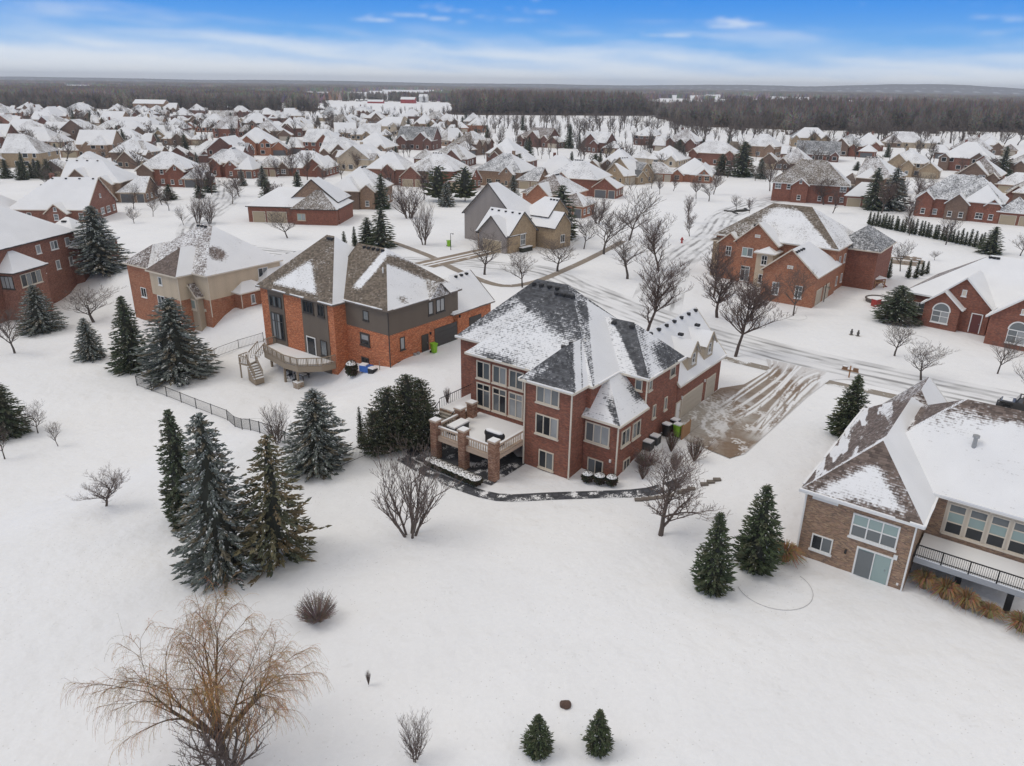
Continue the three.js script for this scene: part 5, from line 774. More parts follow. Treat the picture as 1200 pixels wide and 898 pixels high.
for (const [k, x, z, h, w, lab] of [
  ['M',-7.8,-50,8.5,6.7,'multi-stem bare tree beside the patio path below the terrace'],
  ['W2',11.9,-50.5,8,8.4,'low-forked bare tree on the lawn by the side shrubs of the brick house'],
  ['V',18.3,-97.8,11.7,7.7,'dense upright bare tree behind the garage roof'],
  ['V',28.2,-89.2,10.9,8.4,'dense upright bare tree beside the driveway mouth'],
  ['V',30.2,-106.5,9.3,7.6,'bare upright tree behind the driveway tree'],
  ['W2',-33.6,-53.7,4,4.4,'small dome-shaped bare tree alone in the open field'],
  ['M',-4.8,-29.1,3.2,2.2,'little bare vase-shaped tree in the field near the two small evergreens'],
  ['W2',-51.4,-73.1,4.1,3,'thin bare sapling beside the bushy field spruce'],
  ['W2',-47.5,-70.1,3.1,2,'tiny bare sapling near the thin field sapling'],
  ['W2',-51.2,-67.1,4.1,3.1,'bare sapling at the field edge under the bushy spruce'],
  ['W2',-69.7,-98.4,7.4,6.7,'gnarled bare tree with a stone at its foot below the bay house'],
  ['W2',-66.3,-113.1,5.8,10.1,'wide thin bare tree behind the small blue spruce'],
  ['M',-22.9,-65.7,4.5,3.5,'bare multi-stem tree inside the fence beside the broad blue spruce'],
  ['W2',48.9,-90.4,5.6,4.8,'small bare street tree before the red brick ranch'],
  ['W2',48,-81.8,4.9,5.8,'bare street tree by the kerb near the wooden mailbox'],
  ['W2',58.5,-84.4,5.2,4.7,'bare street tree on the verge past the ranch'],
  ['W2',55.9,-75.5,5.7,3.7,'bare street tree behind the black off-road vehicle'],
  ['W2',-5.2,-131,8.2,9.4,'brown bare tree at the end of the wet driveway'],
  ['W2',1.5,-122.4,6.3,6.9,'bare sapling by the bend of the bare pavement'],
  ['W2',8,-134.5,7.1,8.7,'bare tree on the lawn beside the lone tall spruce'],
  ['W2',18.2,-150,10.6,10.3],
  ['W2',25.3,-164.7,14,11.7],
  ['W2',20.1,-129.4,9.2,9.9],
  ['V',26.7,-135.7,10.8,7.5],
  ['V',40,-170.8,5.9,3.7],
  ['V',43.2,-188,7.5,3.6],
  ['M',-18.9,-156.8,9.7,6.1],
  ['W2',42,-108,7.7,5.9],
  ['V',34.9,-105,7.6,7.7],
  ['V',32.5,-118.1,9.1,6.4],
  ['W2',-89.5,-176.9,4.7,4.6],
  ['W2',-89.5,-186.7,5.3,4],
  ['W2',-89.6,-196.1,5.4,4.4],
  ['W2',-77.3,-175.6,5.1,3.6],
  ['W2',-77.8,-209.2,7.1,7.5],
  ['V',-90.2,-217.8,10.6,7.3],
  ['V',-90.1,-226.8,11.7,6.6],
  ['M',-74.9,-178.1,7.1,5.3],
  ['M',-72.2,-178.3,7.1,5.3],
  ['W2',-49.1,-162,7.4,8.5],
  ['V',-83.9,-271.5,6.9,4.5],
  ['V',-74.4,-260.2,11.9,8.1],
  ['V',-71.7,-265.4,11,7.1],
  ['M',-26.5,-189.6,10,10.7],
  ['V',45.7,-241.2,5.7,3.5],
  ['V',51.7,-250,5.6,3.9],
  ['V',55.3,-232.7,7.3,4.7],
  ['V',63.1,-243,8.3,5.7],
  ['W2',61.8,-211.6,4.6,5.2],
  ['W2',88,-282.2,6,6.3],
  ['V',84.3,-253.5,10.8,6.8],
  ['V',63.7,-205.8,4.5,2.8],
  ['W2',72.6,-138.5,6.3,5.1],
  ['W2',95.3,-165.1,6.8,5.7],
  ['W2',92.6,-175.9,6.2,4.8],
  ['V',101.1,-209.2,9.5,7.1],
  ['V',90.8,-223.9,7.7,10.5],
  ['V',122.9,-230.5,6.9,7.2],
  ['W2',84.4,-148.8,2,2.6],
  ['V',222.6,-504.7,20,7.7],
  ['V',237.9,-515.5,19.9,9],
  ['V',305.5,-537.5,20.2,11.7],
  ['V',281.9,-508.9,20.7,12.2],
  ['M',20.5,-186.1,7.6,7.2],
  ['W2',14.5,-154.8,7.3,7.1],
  ['V',-88.3,-593.9,10.9,6.4],
  ['V',24.1,-624.1,12.7,9.4],
  ['V',63.2,-610.1,14.9,9.9],
  ['W2',105,-154.3,5.2,5.3],
  ['V',-287.8,-519.5,12.7,5.6],
  ['M',-14.4,-28.2,5.5,6.6]
]) placeBare(k, x, z, h, w, 'bare_tree', lab ?? `${sizeWord(h, 6, 9)} ${{ V: 'upright', W2: 'spreading', M: 'several-stemmed' }[k]} bare tree ${nearMark(x, z)}`, lab ? undefined : { V: 'upright bare trees', W2: 'spreading bare trees', M: 'several-stemmed bare trees' }[k]);
// a pale tree at the bottom of the field beside the willow is the last bare tree above; now the weeping willow itself
{
  const R = rng(5), g = new Spikes(), st = new Spikes(), limb = [0.085, 0.06, 0.04], tipc = [[0.60, 0.33, 0.11], [0.54, 0.29, 0.105], [0.34, 0.22, 0.13]];
  const hang = (p, d, L) => { let q = p, dir = d; const n = 6, c = tipc[Math.floor(R() * 3.99) % 4 === 3 ? 2 : Math.floor(R() * 3)].map((v) => v * mix(0.6, 1.0, R())); for (let i = 0; i < n; i++) { dir = norm([dir[0] * 0.86 + (R() - 0.5) * 0.16, dir[1] - 0.26, dir[2] * 0.86 + (R() - 0.5) * 0.16]); const e = [q[0] + dir[0] * L / n, q[1] + dir[1] * L / n, q[2] + dir[2] * L / n]; st.tube(q, e, 0.0065, 0.0055, 3, c); if (R() < 0.3) st.tube(e, [e[0] + (R() - 0.5) * 0.3, e[1] - 0.22 * R(), e[2] + (R() - 0.5) * 0.3], 0.007, 0.006, 3, c); q = e; } };
  const grow = (p, d, len, r, lev) => { let q = p, dir = d, rr = r; const n = 6; for (let i = 0; i < n; i++) { dir = norm([dir[0] + (R() - 0.5) * 0.28 + d[0] * 0.05, dir[1] + (R() - 0.5) * 0.2 + (lev === 0 ? 0.03 : -0.035), dir[2] + (R() - 0.5) * 0.28 + d[2] * 0.05]); const e = [q[0] + dir[0] * len / n, q[1] + dir[1] * len / n, q[2] + dir[2] * len / n], r1 = Math.max(0.016, r * (1 - 0.75 * (i + 1) / n)); g.tube(q, e, rr, r1, lev < 2 ? 6 : 4, lev < 2 ? limb : mix3(limb, tipc[0], 0.3)); q = e; rr = r1;
    if (lev < 2 && i > 1) for (let k = 0; k < (lev ? 1 : 2); k++) { const a = R() * 6.283; grow(q, norm([dir[0] * 0.9 + Math.cos(a) * 0.62, dir[1] * 0.7 + 0.22, dir[2] * 0.9 + Math.sin(a) * 0.62]), len * mix(0.36, 0.6, R()), rr * 0.6, lev + 1); }
    if ((lev && i > 1) || i > 4) for (let k = 0; k < 3; k++) { const a = R() * 6.283; hang(q, norm([dir[0] * 0.9 + Math.cos(a) * 0.6, 0.35 * R() + 0.1, dir[2] * 0.9 + Math.sin(a) * 0.6]), mix(0.7, 2.1, R())); } } };
  g.tube([0, -0.5, 0], [0.05, 1.0, 0], 0.36, 0.27, 9, limb);
  for (let i = 0; i < 9; i++) { const a = i * 2.4 + 0.3, lean = i === 0 ? 0.1 : mix(0.35, 1.15, (i % 4) / 3); grow([0.05, 0.75 + 0.1 * i, 0], norm([Math.cos(a) * lean - 0.05, 1, Math.sin(a) * lean]), mix(5.2, 6.6, R()), 0.17, 0); }
  const o = thing('willow_tree', 'large leafless weeping willow with orange hanging twigs in the open field', 'tree', -14.9, land(-14.9, -29.2), -29.2, 2.0); g.geo(); add('limbs', g.geo(), leafMat, o); add('hanging_twigs', st.geo(), leafMat, o); o.scale.set(0.66, 0.88, 0.66);
}
// twiggy bushes, grasses, clipped shrubs
function twigBush(seed, n, col, spread, up) { const R = rng(seed), g = new Spikes(); for (let i = 0; i < n; i++) { const a = R() * 6.283, e = Math.pow(R(), 0.6) * spread, d = norm([Math.cos(a) * e, up, Math.sin(a) * e]), L = mix(0.75, 1.05, R()), m = [d[0] * L * 0.55, d[1] * L * 0.5, d[2] * L * 0.55], c = col.map((v) => v * mix(0.7, 1.3, R())), t = [d[0] * L, d[1] * L * 1.05, d[2] * L]; g.tube([d[0] * 0.03, -0.03, d[2] * 0.03], m, 0.010, 0.008, 3, c); g.tube(m, t, 0.008, 0.004, 3, c); for (let k = 0; k < 3; k++) { const q = mix3(m, t, R()); g.tube(q, [q[0] + (R() - 0.5) * 0.34, q[1] + R() * 0.2, q[2] + (R() - 0.5) * 0.34], 0.005, 0.003, 3, c); } } return g.geo(); }
const bushA = twigBush(1, 330, [0.21, 0.155, 0.13], 2.4, 0.9), bushB = twigBush(2, 120, [0.11, 0.07, 0.055], 0.8, 1.0), grassG = (() => { const R = rng(8), g = new Spikes(); for (let i = 0; i < 420; i++) { const a = R() * 6.283, s = R(), c = [0.34, 0.215, 0.105].map((v) => v * mix(0.55, 1.25, R())), L = mix(0.7, 1.1, R()), p0 = [Math.cos(a) * 0.2 * s, -0.03, Math.sin(a) * 0.2 * s], p1 = [Math.cos(a) * (0.25 + 0.28 * s), 0.62 * L, Math.sin(a) * (0.25 + 0.28 * s)], p2 = [Math.cos(a) * (0.35 + 0.75 * s), 0.62 * L + mix(0.3, -0.32, s) , Math.sin(a) * (0.35 + 0.75 * s)]; g.tube(p0, p1, 0.012, 0.012, 3, c); g.tube(p1, p2, 0.016, 0.006, 3, c.map((v) => v * 1.1)); } return g.geo(); })();
function shrub(geo, name, x, z, w, h, label, group, cat = 'shrub') { const o = add(name, geo, leafMat); o.name = numbered(name); o.position.set(x, land(x, z), z); o.scale.set(w / 2, h, w / 2); o.rotation.y = hash(Math.round(x * 10), Math.round(z * 10)) * 6; tag(o, label, cat, group); return o; }
shrub(bushA, 'round_bush', -12.6, -39.9, 3.0, 2.2, 'round brown twiggy bush alone in the open field');
shrub(bushB, 'twig_tuft', -8.2, -34.3, 0.6, 1.0, 'tiny tuft of twigs poking from the snow in the open field');
{ const p = (u, v) => FW(u, v); for (const [u, v, w, h, l] of [[8.4, 8.2, 3.2, 2.2, 'vase-shaped bare shrub at the near end of the driveway'], [5.9, 8.6, 2.6, 2.0, 'brown bare shrub beside the lime green bin'], [4.9, 5.4, 2.6, 1.9, 'reddish brown shrub against the side wall of the brick house'], [5.6, 3.6, 2.2, 1.6, 'low bare shrub at the wall corner by the round clipped bushes'], [7.4, 6.2, 2.4, 1.7, 'bare shrub in the middle of the side bed']]) shrub(l.includes('reddish') ? bushA : bushB, 'bare_shrub', ...p(u, v), w, h, l);
  shrub(bushB, 'bare_shrub', ...p(-19.0, 5.2), 1.5, 1.7, 'thin bare shrub at the corner of the brick house above the landing'); 
  for (const [u, v, w, h, l] of [[19.6, -0.4, 3.0, 1.7, 'large clump of tan ornamental grass at the brown brick house corner'], [28.6, 2.2, 2.2, 1.6, 'tan ornamental grass beneath the deck beside the wall corner'], [30.0, 1.9, 2.4, 1.7, 'tan ornamental grass beneath the middle of the railed deck'], [31.3, 1.6, 2.2, 1.6, 'tan ornamental grass beneath the railed deck next to the posts'], [32.7, 1.5, 2.0, 1.2, 'splayed tan grass at the outer end of the railed deck'], [34.6, 1.3, 2.6, 1.4, 'rust brown grass clump past the end of the railed deck']]) shrub(grassG, 'ornamental_grass', ...p(u, v), w, h, l, undefined, 'grass');
  block('x', M.snow, null, 0, 0, 0, 1, 1, 1).removeFromParent();
}
// evergreen shrubs made of leaf clumps
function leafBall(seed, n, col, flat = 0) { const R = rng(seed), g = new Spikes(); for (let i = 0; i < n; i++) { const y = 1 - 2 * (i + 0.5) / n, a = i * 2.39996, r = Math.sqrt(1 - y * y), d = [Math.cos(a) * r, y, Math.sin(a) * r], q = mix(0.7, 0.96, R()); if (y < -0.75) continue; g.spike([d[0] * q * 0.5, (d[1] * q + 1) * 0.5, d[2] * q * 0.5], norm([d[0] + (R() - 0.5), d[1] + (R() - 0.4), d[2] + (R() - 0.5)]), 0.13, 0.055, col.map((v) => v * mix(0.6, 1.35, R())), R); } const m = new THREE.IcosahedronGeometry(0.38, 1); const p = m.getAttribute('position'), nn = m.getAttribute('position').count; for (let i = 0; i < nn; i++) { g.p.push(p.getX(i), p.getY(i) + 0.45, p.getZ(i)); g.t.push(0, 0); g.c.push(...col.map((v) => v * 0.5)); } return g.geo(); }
const ball = leafBall(3, 520, [0.045, 0.04, 0.022]), capG = new THREE.SphereGeometry(0.5, 12, 6, 0, 6.2832, 0, 1.25);
function ballShrub(name, x, z, w, h, label, group, cap = true) { const o = thing(name, label, 'shrub', x, land(x, z), z, 0, group); o.scale.set(w, h, w); add('foliage', ball, leafMat, o); if (cap) { const c = add('snow_cap', capG, M.snow, o); c.position.y = 0.72; c.scale.set(0.92, 0.5, 0.92); } return o; }
for (const [u, l] of [[1.7, 'first'], [2.75, 'second'], [3.75, 'third']]) { const [x, z] = FW(u, 0.55 + (u - 1.7) * 0.35); ballShrub('clipped_bush', x, z, 1.1, 1.15, 'round clipped bush with snow cap below the basement window', 'row of three clipped bushes'); }
for (let i = 0; i < 9; i++) { const [x, z] = FW(-11.3 + i * 0.68, -5.75 - i * 0.03); const o = ballShrub('box_hedge', x, z, 1.3, 0.9, 'snow topped block of low box hedge in front of the terrace', 'low box hedge along the patio path'); o.scale.z = 1.3; }
{ const [x, z] = FW(-35.6, 6.3); ballShrub('evergreen_shrub', x, z, 1.5, 2.2, 'upright evergreen shrub with snow at the orange brick house wall', undefined, true); }
// big arborvitae clump, the slim column next to it and the long hedge
for (const [x, z, w, h] of [[-11.7, -64.6, 4.0, 6.6], [-10.2, -65.4, 4.2, 7.6], [-8.9, -66.6, 3.8, 6.6], [-12.8, -63.8, 3.0, 4.6], [-8.4, -65.0, 3.2, 5.0]]) placeConifer('R', x, z, h, w, 'arborvitae', { 7.6: 'tallest rounded arborvitae of the big clump between the two houses', 4.6: 'lowest arborvitae at the outer end of the big clump', 5: 'low arborvitae of the big clump next to the landing stair' }[h] ?? 'middle-height arborvitae in the big clump between the two houses', 'big arborvitae clump');
placeConifer('A', -14.6, -65.6, 4.2, 0.9, 'arborvitae', 'single slim arborvitae column next to the big clump');
for (let i = 0; i < 33; i++) { const t = i / 32; placeConifer('A', mix(88.8, 101.2, t) + hash(i, 1) * 0.5, mix(-190, -160.4, t) + hash(i, 2) * 0.4, mix(2.9, 3.8, hash(i, 3)), 1.25, 'hedge_arborvitae', 'pointed arborvitae in the long hedge row', 'long arborvitae hedge'); }
for (const [x, z, h] of [[67.1, -140.8, 2.9], [68.5, -140.9, 2.7], [67.6, -132.7, 3.8], [71.3, -132.9, 3.4], [72.7, -133.0, 3.3], [74.8, -135.1, 2.8], [76.5, -136.5, 2.5]]) placeConifer('A', x, z, h, 1.15, 'garden_arborvitae', 'small arborvitae in the garden behind the gabled brick house', 'garden arborvitae');
for (const [x, z, h] of [[-35, -153.5, 3.2], [-32.9, -154.2, 2.6], [-29.2, -153.8, 3], [-33.8, -158, 3.4]]) placeConifer('A', x, z, h, 1.3, 'garden_arborvitae', 'small arborvitae on the lawn behind the orange house ridge', 'lawn arborvitae');

// ---------- streets, drives and paths ----------
function ribbon(name, pts, w, mat, lift, label, cat, kind = 'structure') { // strip along a smooth line of world points
  const c = new THREE.CatmullRomCurve3(pts.map(([x, z]) => new THREE.Vector3(x, 0, z)), false, 'centripetal'), L = c.getLength(), n = Math.max(2, Math.ceil(L / 1.5)), g = new Geo(); let pv = null;
  for (let i = 0; i <= n; i++) { const p = c.getPointAt(i / n), t = c.getTangentAt(i / n), s = [-t.z, t.x], a = [p.x + s[0] * w / 2, p.z + s[1] * w / 2], b = [p.x - s[0] * w / 2, p.z - s[1] * w / 2], A = [a[0], land(...a) + lift, a[1]], B = [b[0], land(...b) + lift, b[1]]; if (pv) g.poly([pv.A, pv.B, B, A], [[0, pv.d], [w, pv.d], [w, i / n * L], [0, i / n * L]]); pv = { A, B, d: i / n * L }; }
  const o = g.mesh(name, mat); o.name = numbered(name); return tag(o, label, cat, null, kind);
}
const packed = new THREE.MeshStandardMaterial({ roughness: 0.85, map: tex(256, 1024, (x, y) => { const X = x / 256 * 8, Y = y / 1024 * 32, rut = [1.5, 3.0, 5.0, 6.5].reduce((m, r) => Math.max(m, S(0.5, 0.1, Math.abs(X - r - 0.3 * (fbm(Y / 32 * 4, 1, 5, 3, 4) - 0.5)))), 0), n = fbm(X / 8 * 8, Y / 32 * 8, 15, 5, 8), st = fbm(X * 2, Y / 32 * 6, 19, 4, 0); const wet = Math.min(1, rut * S(0.2, 0.7, n) * 0.75 + S(0.48, 0.75, n) * 0.4); return mix3(SNOW.map((v) => v * (0.9 + 0.1 * st)), [0.30, 0.295, 0.29], wet); }) }); packed.map.repeat.set(1 / 8, 1 / 32);
const slush = new THREE.MeshStandardMaterial({ roughness: 0.8, map: tex(256, 256, (x, y) => { const n = fbm(x / 256 * 6, y / 256 * 6, 25, 5, 6), f = vn(x / 256 * 64, y / 256 * 64, 29, 64); return mix3([0.27, 0.235, 0.19], SNOW, S(0.48, 0.72, n + (f - 0.5) * 0.25)); }, 0.12) });
const wetwalk = new THREE.MeshStandardMaterial({ roughness: 0.75, map: tex(256, 256, (x, y) => { const n = fbm(x / 256 * 5, y / 256 * 5, 27, 5, 5); return mix3([0.25, 0.205, 0.155], [0.55, 0.53, 0.5], S(0.55, 0.8, n)); }, 0.15) });
const slate = new THREE.MeshStandardMaterial({ roughness: 0.7, map: tex(512, 512, (x, y) => { const X = x / 512 * 16, Y = y / 512 * 16, i = Math.floor(X), j = Math.floor(Y), e = Math.min(X - i, Y - j) < 0.1 ? 0.6 : 1, n = fbm(x / 512 * 10, y / 512 * 10, 33, 5, 10), f = vn(x / 512 * 128, y / 512 * 128, 35, 128); return mix3([0.058, 0.060, 0.068].map((v) => v * e * (0.7 + 0.6 * hash(i, j, 3))), SNOW, S(0.60, 0.74, n + (f - 0.5) * 0.3)); }, 1 / 8) });
ribbon('street', [FW(75, 41.5), FW(40, 42.3), FW(5, 42.6), FW(-12, 46), FW(-30, 53), FW(-47, 60), [-45, -146], [-66, -158], [-76, -182], [-82, -215], [-98, -262]], 8, packed, 0.02, 'snow packed street with faint tyre ruts past the houses', 'street');
ribbon('street', [FW(-16, 48), [30, -140], [45, -172], [58, -205], [78, -232], [112, -262]], 8, packed, 0.016, 'snow covered side street climbing between the far lawns', 'street');
ribbon('sidewalk', [[-34, -170], [-21.5, -153], [-16.2, -145.1], [-9.5, -132.8], [-1.6, -123.2], [2.7, -125.3], [10.8, -138], [20.1, -156], [24, -164]], 1.6, wetwalk, 0.03, 'bare wet pavement curving round the corner lawn', 'sidewalk');
ribbon('sidewalk', [FW(-10, 36.5), FW(5.7, 35.9)], 1.5, slush, 0.03, 'slushy pavement between the driveway and the garage verge', 'sidewalk'); ribbon('sidewalk', [FW(12.3, 35.9), FW(28, 36.2), FW(48, 36.5)], 1.5, slush, 0.03, 'slushy pavement along the verge past the driveway', 'sidewalk');
ribbon('driveway', [[-5.2, -151.4], [-11, -144.5], [-16.8, -137.6]], 5.4, new THREE.MeshStandardMaterial({ roughness: 0.75, map: tex(128, 256, (x, y) => { const X = x / 128 * 5.4, n = fbm(x / 12, y / 20, 41, 4), st = Math.max(S(0.5, 0.2, Math.abs(X - 1.9)), S(0.45, 0.2, Math.abs(X - 3.4))); return mix3([0.25, 0.195, 0.14].map((v) => v * (0.8 + 0.4 * n)), SNOW, Math.max(st, S(0.72, 0.85, n))); }) }), 0.05, 'wet tan driveway with two snow stripes before the tan gabled house', 'driveway').material.map.repeat.set(1 / 5.4, 1 / 20);
ribbon('walkway', [FW(-14.6, -6.3), FW(-10, -6.95), FW(-4.2, -6.8), FW(-2.4, -6.1), FW(0.2, -3.7), FW(4, -0.3), FW(7.0, 2.3), FW(8.6, 4.6)], 1.25, slate, 0.035, 'dark slate garden path with patchy snow round the terrace', 'walkway');
{ const p = [[-14.6, -5.9], [-4.7, -5.2], [-4.7, 2.4], [-13.4, 2.4], [-13.4, -3], [-16.2, -3.4]]; const g = new Geo(); const w = p.map(([u, v]) => { const [x, z] = FW(u, v); return [x, 0.045, z]; }); g.poly(w, p); const o = g.mesh('patio', slate); tag(o, 'dark slate patio in the shelter of the terrace', 'patio', null, 'structure'); }
{ // driveway of the brick house: concrete with dragged snow and curving tyre tracks
  const p = [[3.5, 13.2], [6.4, 11.2], [10.9, 10.3], [11.7, 12], [12.1, 30], [12.6, 36.6], [15.2, 39.2], [4.2, 39.2], [5.9, 35.6], [5.2, 29], [3.5, 26.2]], U0 = 3, V0 = 10, A = 13, B = 30;
  const map = tex(312, 720, (x, y) => {
    const u = U0 + x / 312 * A, v = V0 + y / 720 * B, n = fbm(u * 0.5, v * 0.5, 43, 5), f = vn(u * 6, v * 6, 47), drag = fbm(u * 3.2 + v * 0.4, v * 0.35, 49, 4);
    const su = Math.floor((u - 3) / 2.7), sv = Math.floor((v - 10) / 3.4), slab = hash(su, sv, 5), fu = (u - 3) / 2.7 - su, fv = (v - 10) / 3.4 - sv, jt = Math.min(fu * 2.7, fv * 3.4) < 0.06 ? 0.72 : 1;
    const damp = Math.min(1, S(6.3, 8.2, u + (n - 0.5) * 2) + S(20, 24, v)) * mix(0.35, 1, slab) * S(0.25, 0.6, n + 0.1);
    const c = mix3([0.36, 0.325, 0.28], [0.185, 0.118, 0.068], damp).map((q) => q * jt * (0.82 + 0.3 * f * n + 0.1));
    let tr = 0; for (const [a, b, w, k] of [[5.9, 0.9, 0.16, 1], [6.4, 0.9, 0.10, 1], [7.3, 1.1, 0.22, 0.9], [8.1, 1.2, 0.12, 1], [8.5, 1.2, 0.2, 1], [9.7, 1.0, 0.14, 0.8], [10.3, 0.9, 0.26, 1], [11.0, 0.5, 0.12, 1], [11.5, 0.3, 0.3, 1]]) { const cu = a + b * 0.35 * Math.sin((v - 26) * 0.17 + a * 0.9) - Math.pow(Math.max(0, 24 - v) / 11, 2) * 2.0 * (a < 9) + Math.pow(Math.max(0, v - 34) / 4, 2) * (a - 8.2) * 0.35; tr = Math.max(tr, k * S(w + 0.1, w * 0.5, Math.abs(u - cu)) * S(0.22, 0.5, drag + (f - 0.5) * 0.2)); }
    const wx = u + 2.2 * (fbm(u * 0.35, v * 0.35, 51, 3) - 0.5), wy = v + 3 * (fbm(u * 0.3 + 9, v * 0.3, 53, 3) - 0.5), sw = fbm(wx * 1.6 + wy * 0.9, wy * 0.5 - wx * 0.3, 57, 4);
    const smear = S(0.40, 0.72, sw + (f - 0.5) * 0.25) * S(10.8, 13, v) * S(27, 21, v) * S(9.6, 7.6, u) * 0.8, edge = S(11.5, 12.1, u + (n - 0.5) * 0.8) * 0.8 + S(34.5, 38, v + (drag - 0.5) * 7) * 0.65;
    const m = Math.min(1, Math.max(tr * S(17, 22, v + (u - 8) * 0.8), smear, Math.min(1, edge), S(0.64, 0.76, n + (f - 0.5) * 0.3) * 0.7));
    return mix3(c, SNOW.map((q) => q * 0.96), m);
  });
  const g = new Geo();
  const sg = new THREE.ShapeGeometry(new THREE.Shape(p.map(([u, v]) => new THREE.Vector2(u, v)))), sp = sg.getAttribute('position'), si = sg.getIndex().array, at = (k) => { const u = sp.getX(k), v = sp.getY(k), [x, z] = FW(u, v); return [[x, 1.45, z], [(u - U0) / A, (v - V0) / B]]; };
  for (let i = 0; i < si.length; i += 3) { const [a, b, c] = [at(si[i]), at(si[i + 1]), at(si[i + 2])]; g.tri(a[0], b[0], c[0], a[1], b[1], c[1]); }
  const o = g.mesh('driveway', new THREE.MeshStandardMaterial({ map, roughness: 0.72 })); o.name = numbered('driveway'); tag(o, 'tan concrete driveway with curving snow tracks beside the brick garage', 'driveway', null, 'structure');
}
// ---------- fence ----------
{
  const pts = [[-55.0, 7.6], [-58.2, 5.7], [-59.7, 2.8], [-59.4, -3.3], [-58.6, -8.9], [-52.4, -8.5], [-46.4, -8.3], [-40.6, -8.0], [-35.5, -9.5], [-30.0, -11.0], [-23.6, -11.2], [-17.8, -11.0], [-17.6, -8.2], [-17.9, -6.6], [-18.2, 0.6]].map(([u, v]) => FW(u, v));
  const F = thing('mesh_fence', 'black chain-link fence with thin posts round the orange brick house yard', 'fence', pts[2][0], 0, pts[2][1]); const O = pts[2];
  for (let i = 0; i + 1 < pts.length; i++) { const [ax, az] = pts[i], [bx, bz] = pts[i + 1], n = Math.max(1, Math.round(Math.hypot(ax - bx, az - bz) / 2.5)); for (let k = 0; k < n; k++) { const P = (t) => { const x = mix(ax, bx, (k + t) / n), z = mix(az, bz, (k + t) / n); return [x - O[0], land(x, z), z - O[1]]; }, a = P(0), b = P(1); block('post', M.iron, F, a[0], a[1] - 0.2, a[2], 0.07, 1.55, 0.07); const g = new Geo(); g.bar([a[0], a[1] + 1.27, a[2]], [b[0], b[1] + 1.27, b[2]], 0.045); g.bar([a[0], a[1] + 0.12, a[2]], [b[0], b[1] + 0.12, b[2]], 0.03); for (let m = 1; m < 18; m++) { const q = P(m / 18); g.bar([q[0], q[1] + 0.1, q[2]], [q[0], q[1] + 1.25, q[2]], 0.016); } g.mesh('mesh_panel', M.iron, F); } }
}
// ---------- bins, boxes and lamps ----------
function bin(x, z, turn, mat, label, snowy) { const o = thing('wheeled_bin', label, 'bin', x, land(x, z), z, turn), b = new THREE.CylinderGeometry(0.44, 0.34, 1.0, 4); b.rotateY(Math.PI / 4); const m = add('body', b, mat, o); m.position.y = 0.56; m.scale.set(0.95, 1, 1.05); block('lid', mat, o, 0, 1.06, 0, 0.66, 0.09, 0.74); block('handle', M.black, o, 0, 1.0, -0.4, 0.5, 0.06, 0.06); for (const s of [-1, 1]) { const w = add('wheel', new THREE.CylinderGeometry(0.13, 0.13, 0.06, 12), M.rubber, o); w.rotation.z = Math.PI / 2; w.position.set(s * 0.28, 0.13, -0.3); } if (snowy) block('snow_cap', M.snow, o, 0, 1.15, 0, 0.6, 0.1, 0.66); o.scale.setScalar(1.12); return o; }
bin(-9.9, -89.0, 0.7, M.lime, 'lime green wheeled bin beside the orange brick garage', false); bin(...FW(5.1, 11.6), 0.8, M.lime, 'lime green wheeled bin behind the oak screen fence', true); bin(...FW(4.2, 11.0), 0.8, M.black, 'dark wheeled bin with snow against the brick side wall', true); bin(...FW(4.4, 12.4), 0.8, M.black, 'dark wheeled bin with snowy lid behind the oak screen fence', true); bin(-13.6, -155.4, 0.5, M.lime, 'lime green wheeled bin at the porch of the tan gabled house', false);
{ const [x, z] = FW(5.75, 12.1), o = thing('screen_fence', 'short oak board screen hiding the bins beside the driveway', 'fence', x, land(x, z), z, FA); for (let i = 0; i < 9; i++) block('board', M.oak, o, 0, 0, 0.85 - i * 0.21, 0.05, 1.45, 0.19); for (const d of [0.9, -0.9]) block('post', M.oak, o, -0.07, -0.2, d, 0.1, 1.7, 0.1); for (const h of [0.35, 1.1]) block('rail', M.oak, o, -0.06, h, 0, 0.05, 0.1, 1.8); }
{ const [x, z] = FW(3.85, 7.9), o = thing('air_conditioner', 'dark air conditioning unit with snow on top beside the brick side wall', 'air conditioner', x, land(x, z), z, FA); block('cabinet', plain(0.08, 0.08, 0.08), o, 0, 0, 0, 0.85, 0.8, 0.85); block('snow_cap', M.snow, o, 0, 0.8, 0, 0.8, 0.1, 0.8); block('grille', M.black, o, 0.43, 0.1, 0, 0.02, 0.6, 0.7); const p = o.clone(); p.name = numbered('air_conditioner'); const [x2, z2] = FW(3.95, 9.1); p.position.set(x2, land(x2, z2), z2); tag(p, 'second snowy air conditioning unit in the side bed next to the bins', 'air conditioner'); scene.add(p); }
{ const o = thing('wooden_mailbox', 'brown wooden double mailbox on a post at the kerb', 'mailbox', 39.7, 1.4, -82.3, FA); block('post', M.oak, o, 0, -0.2, 0, 0.14, 1.7, 0.14); block('crossbeam', M.oak, o, 0, 0.85, 0, 1.9, 0.14, 0.14); for (const s of [-0.6, 0.6]) block('letter_box', plain(0.2, 0.11, 0.06), o, s, 0.99, 0, 0.55, 0.32, 0.3); block('snow_cap', M.snow, o, -0.6, 1.31, 0, 0.5, 0.06, 0.28); }
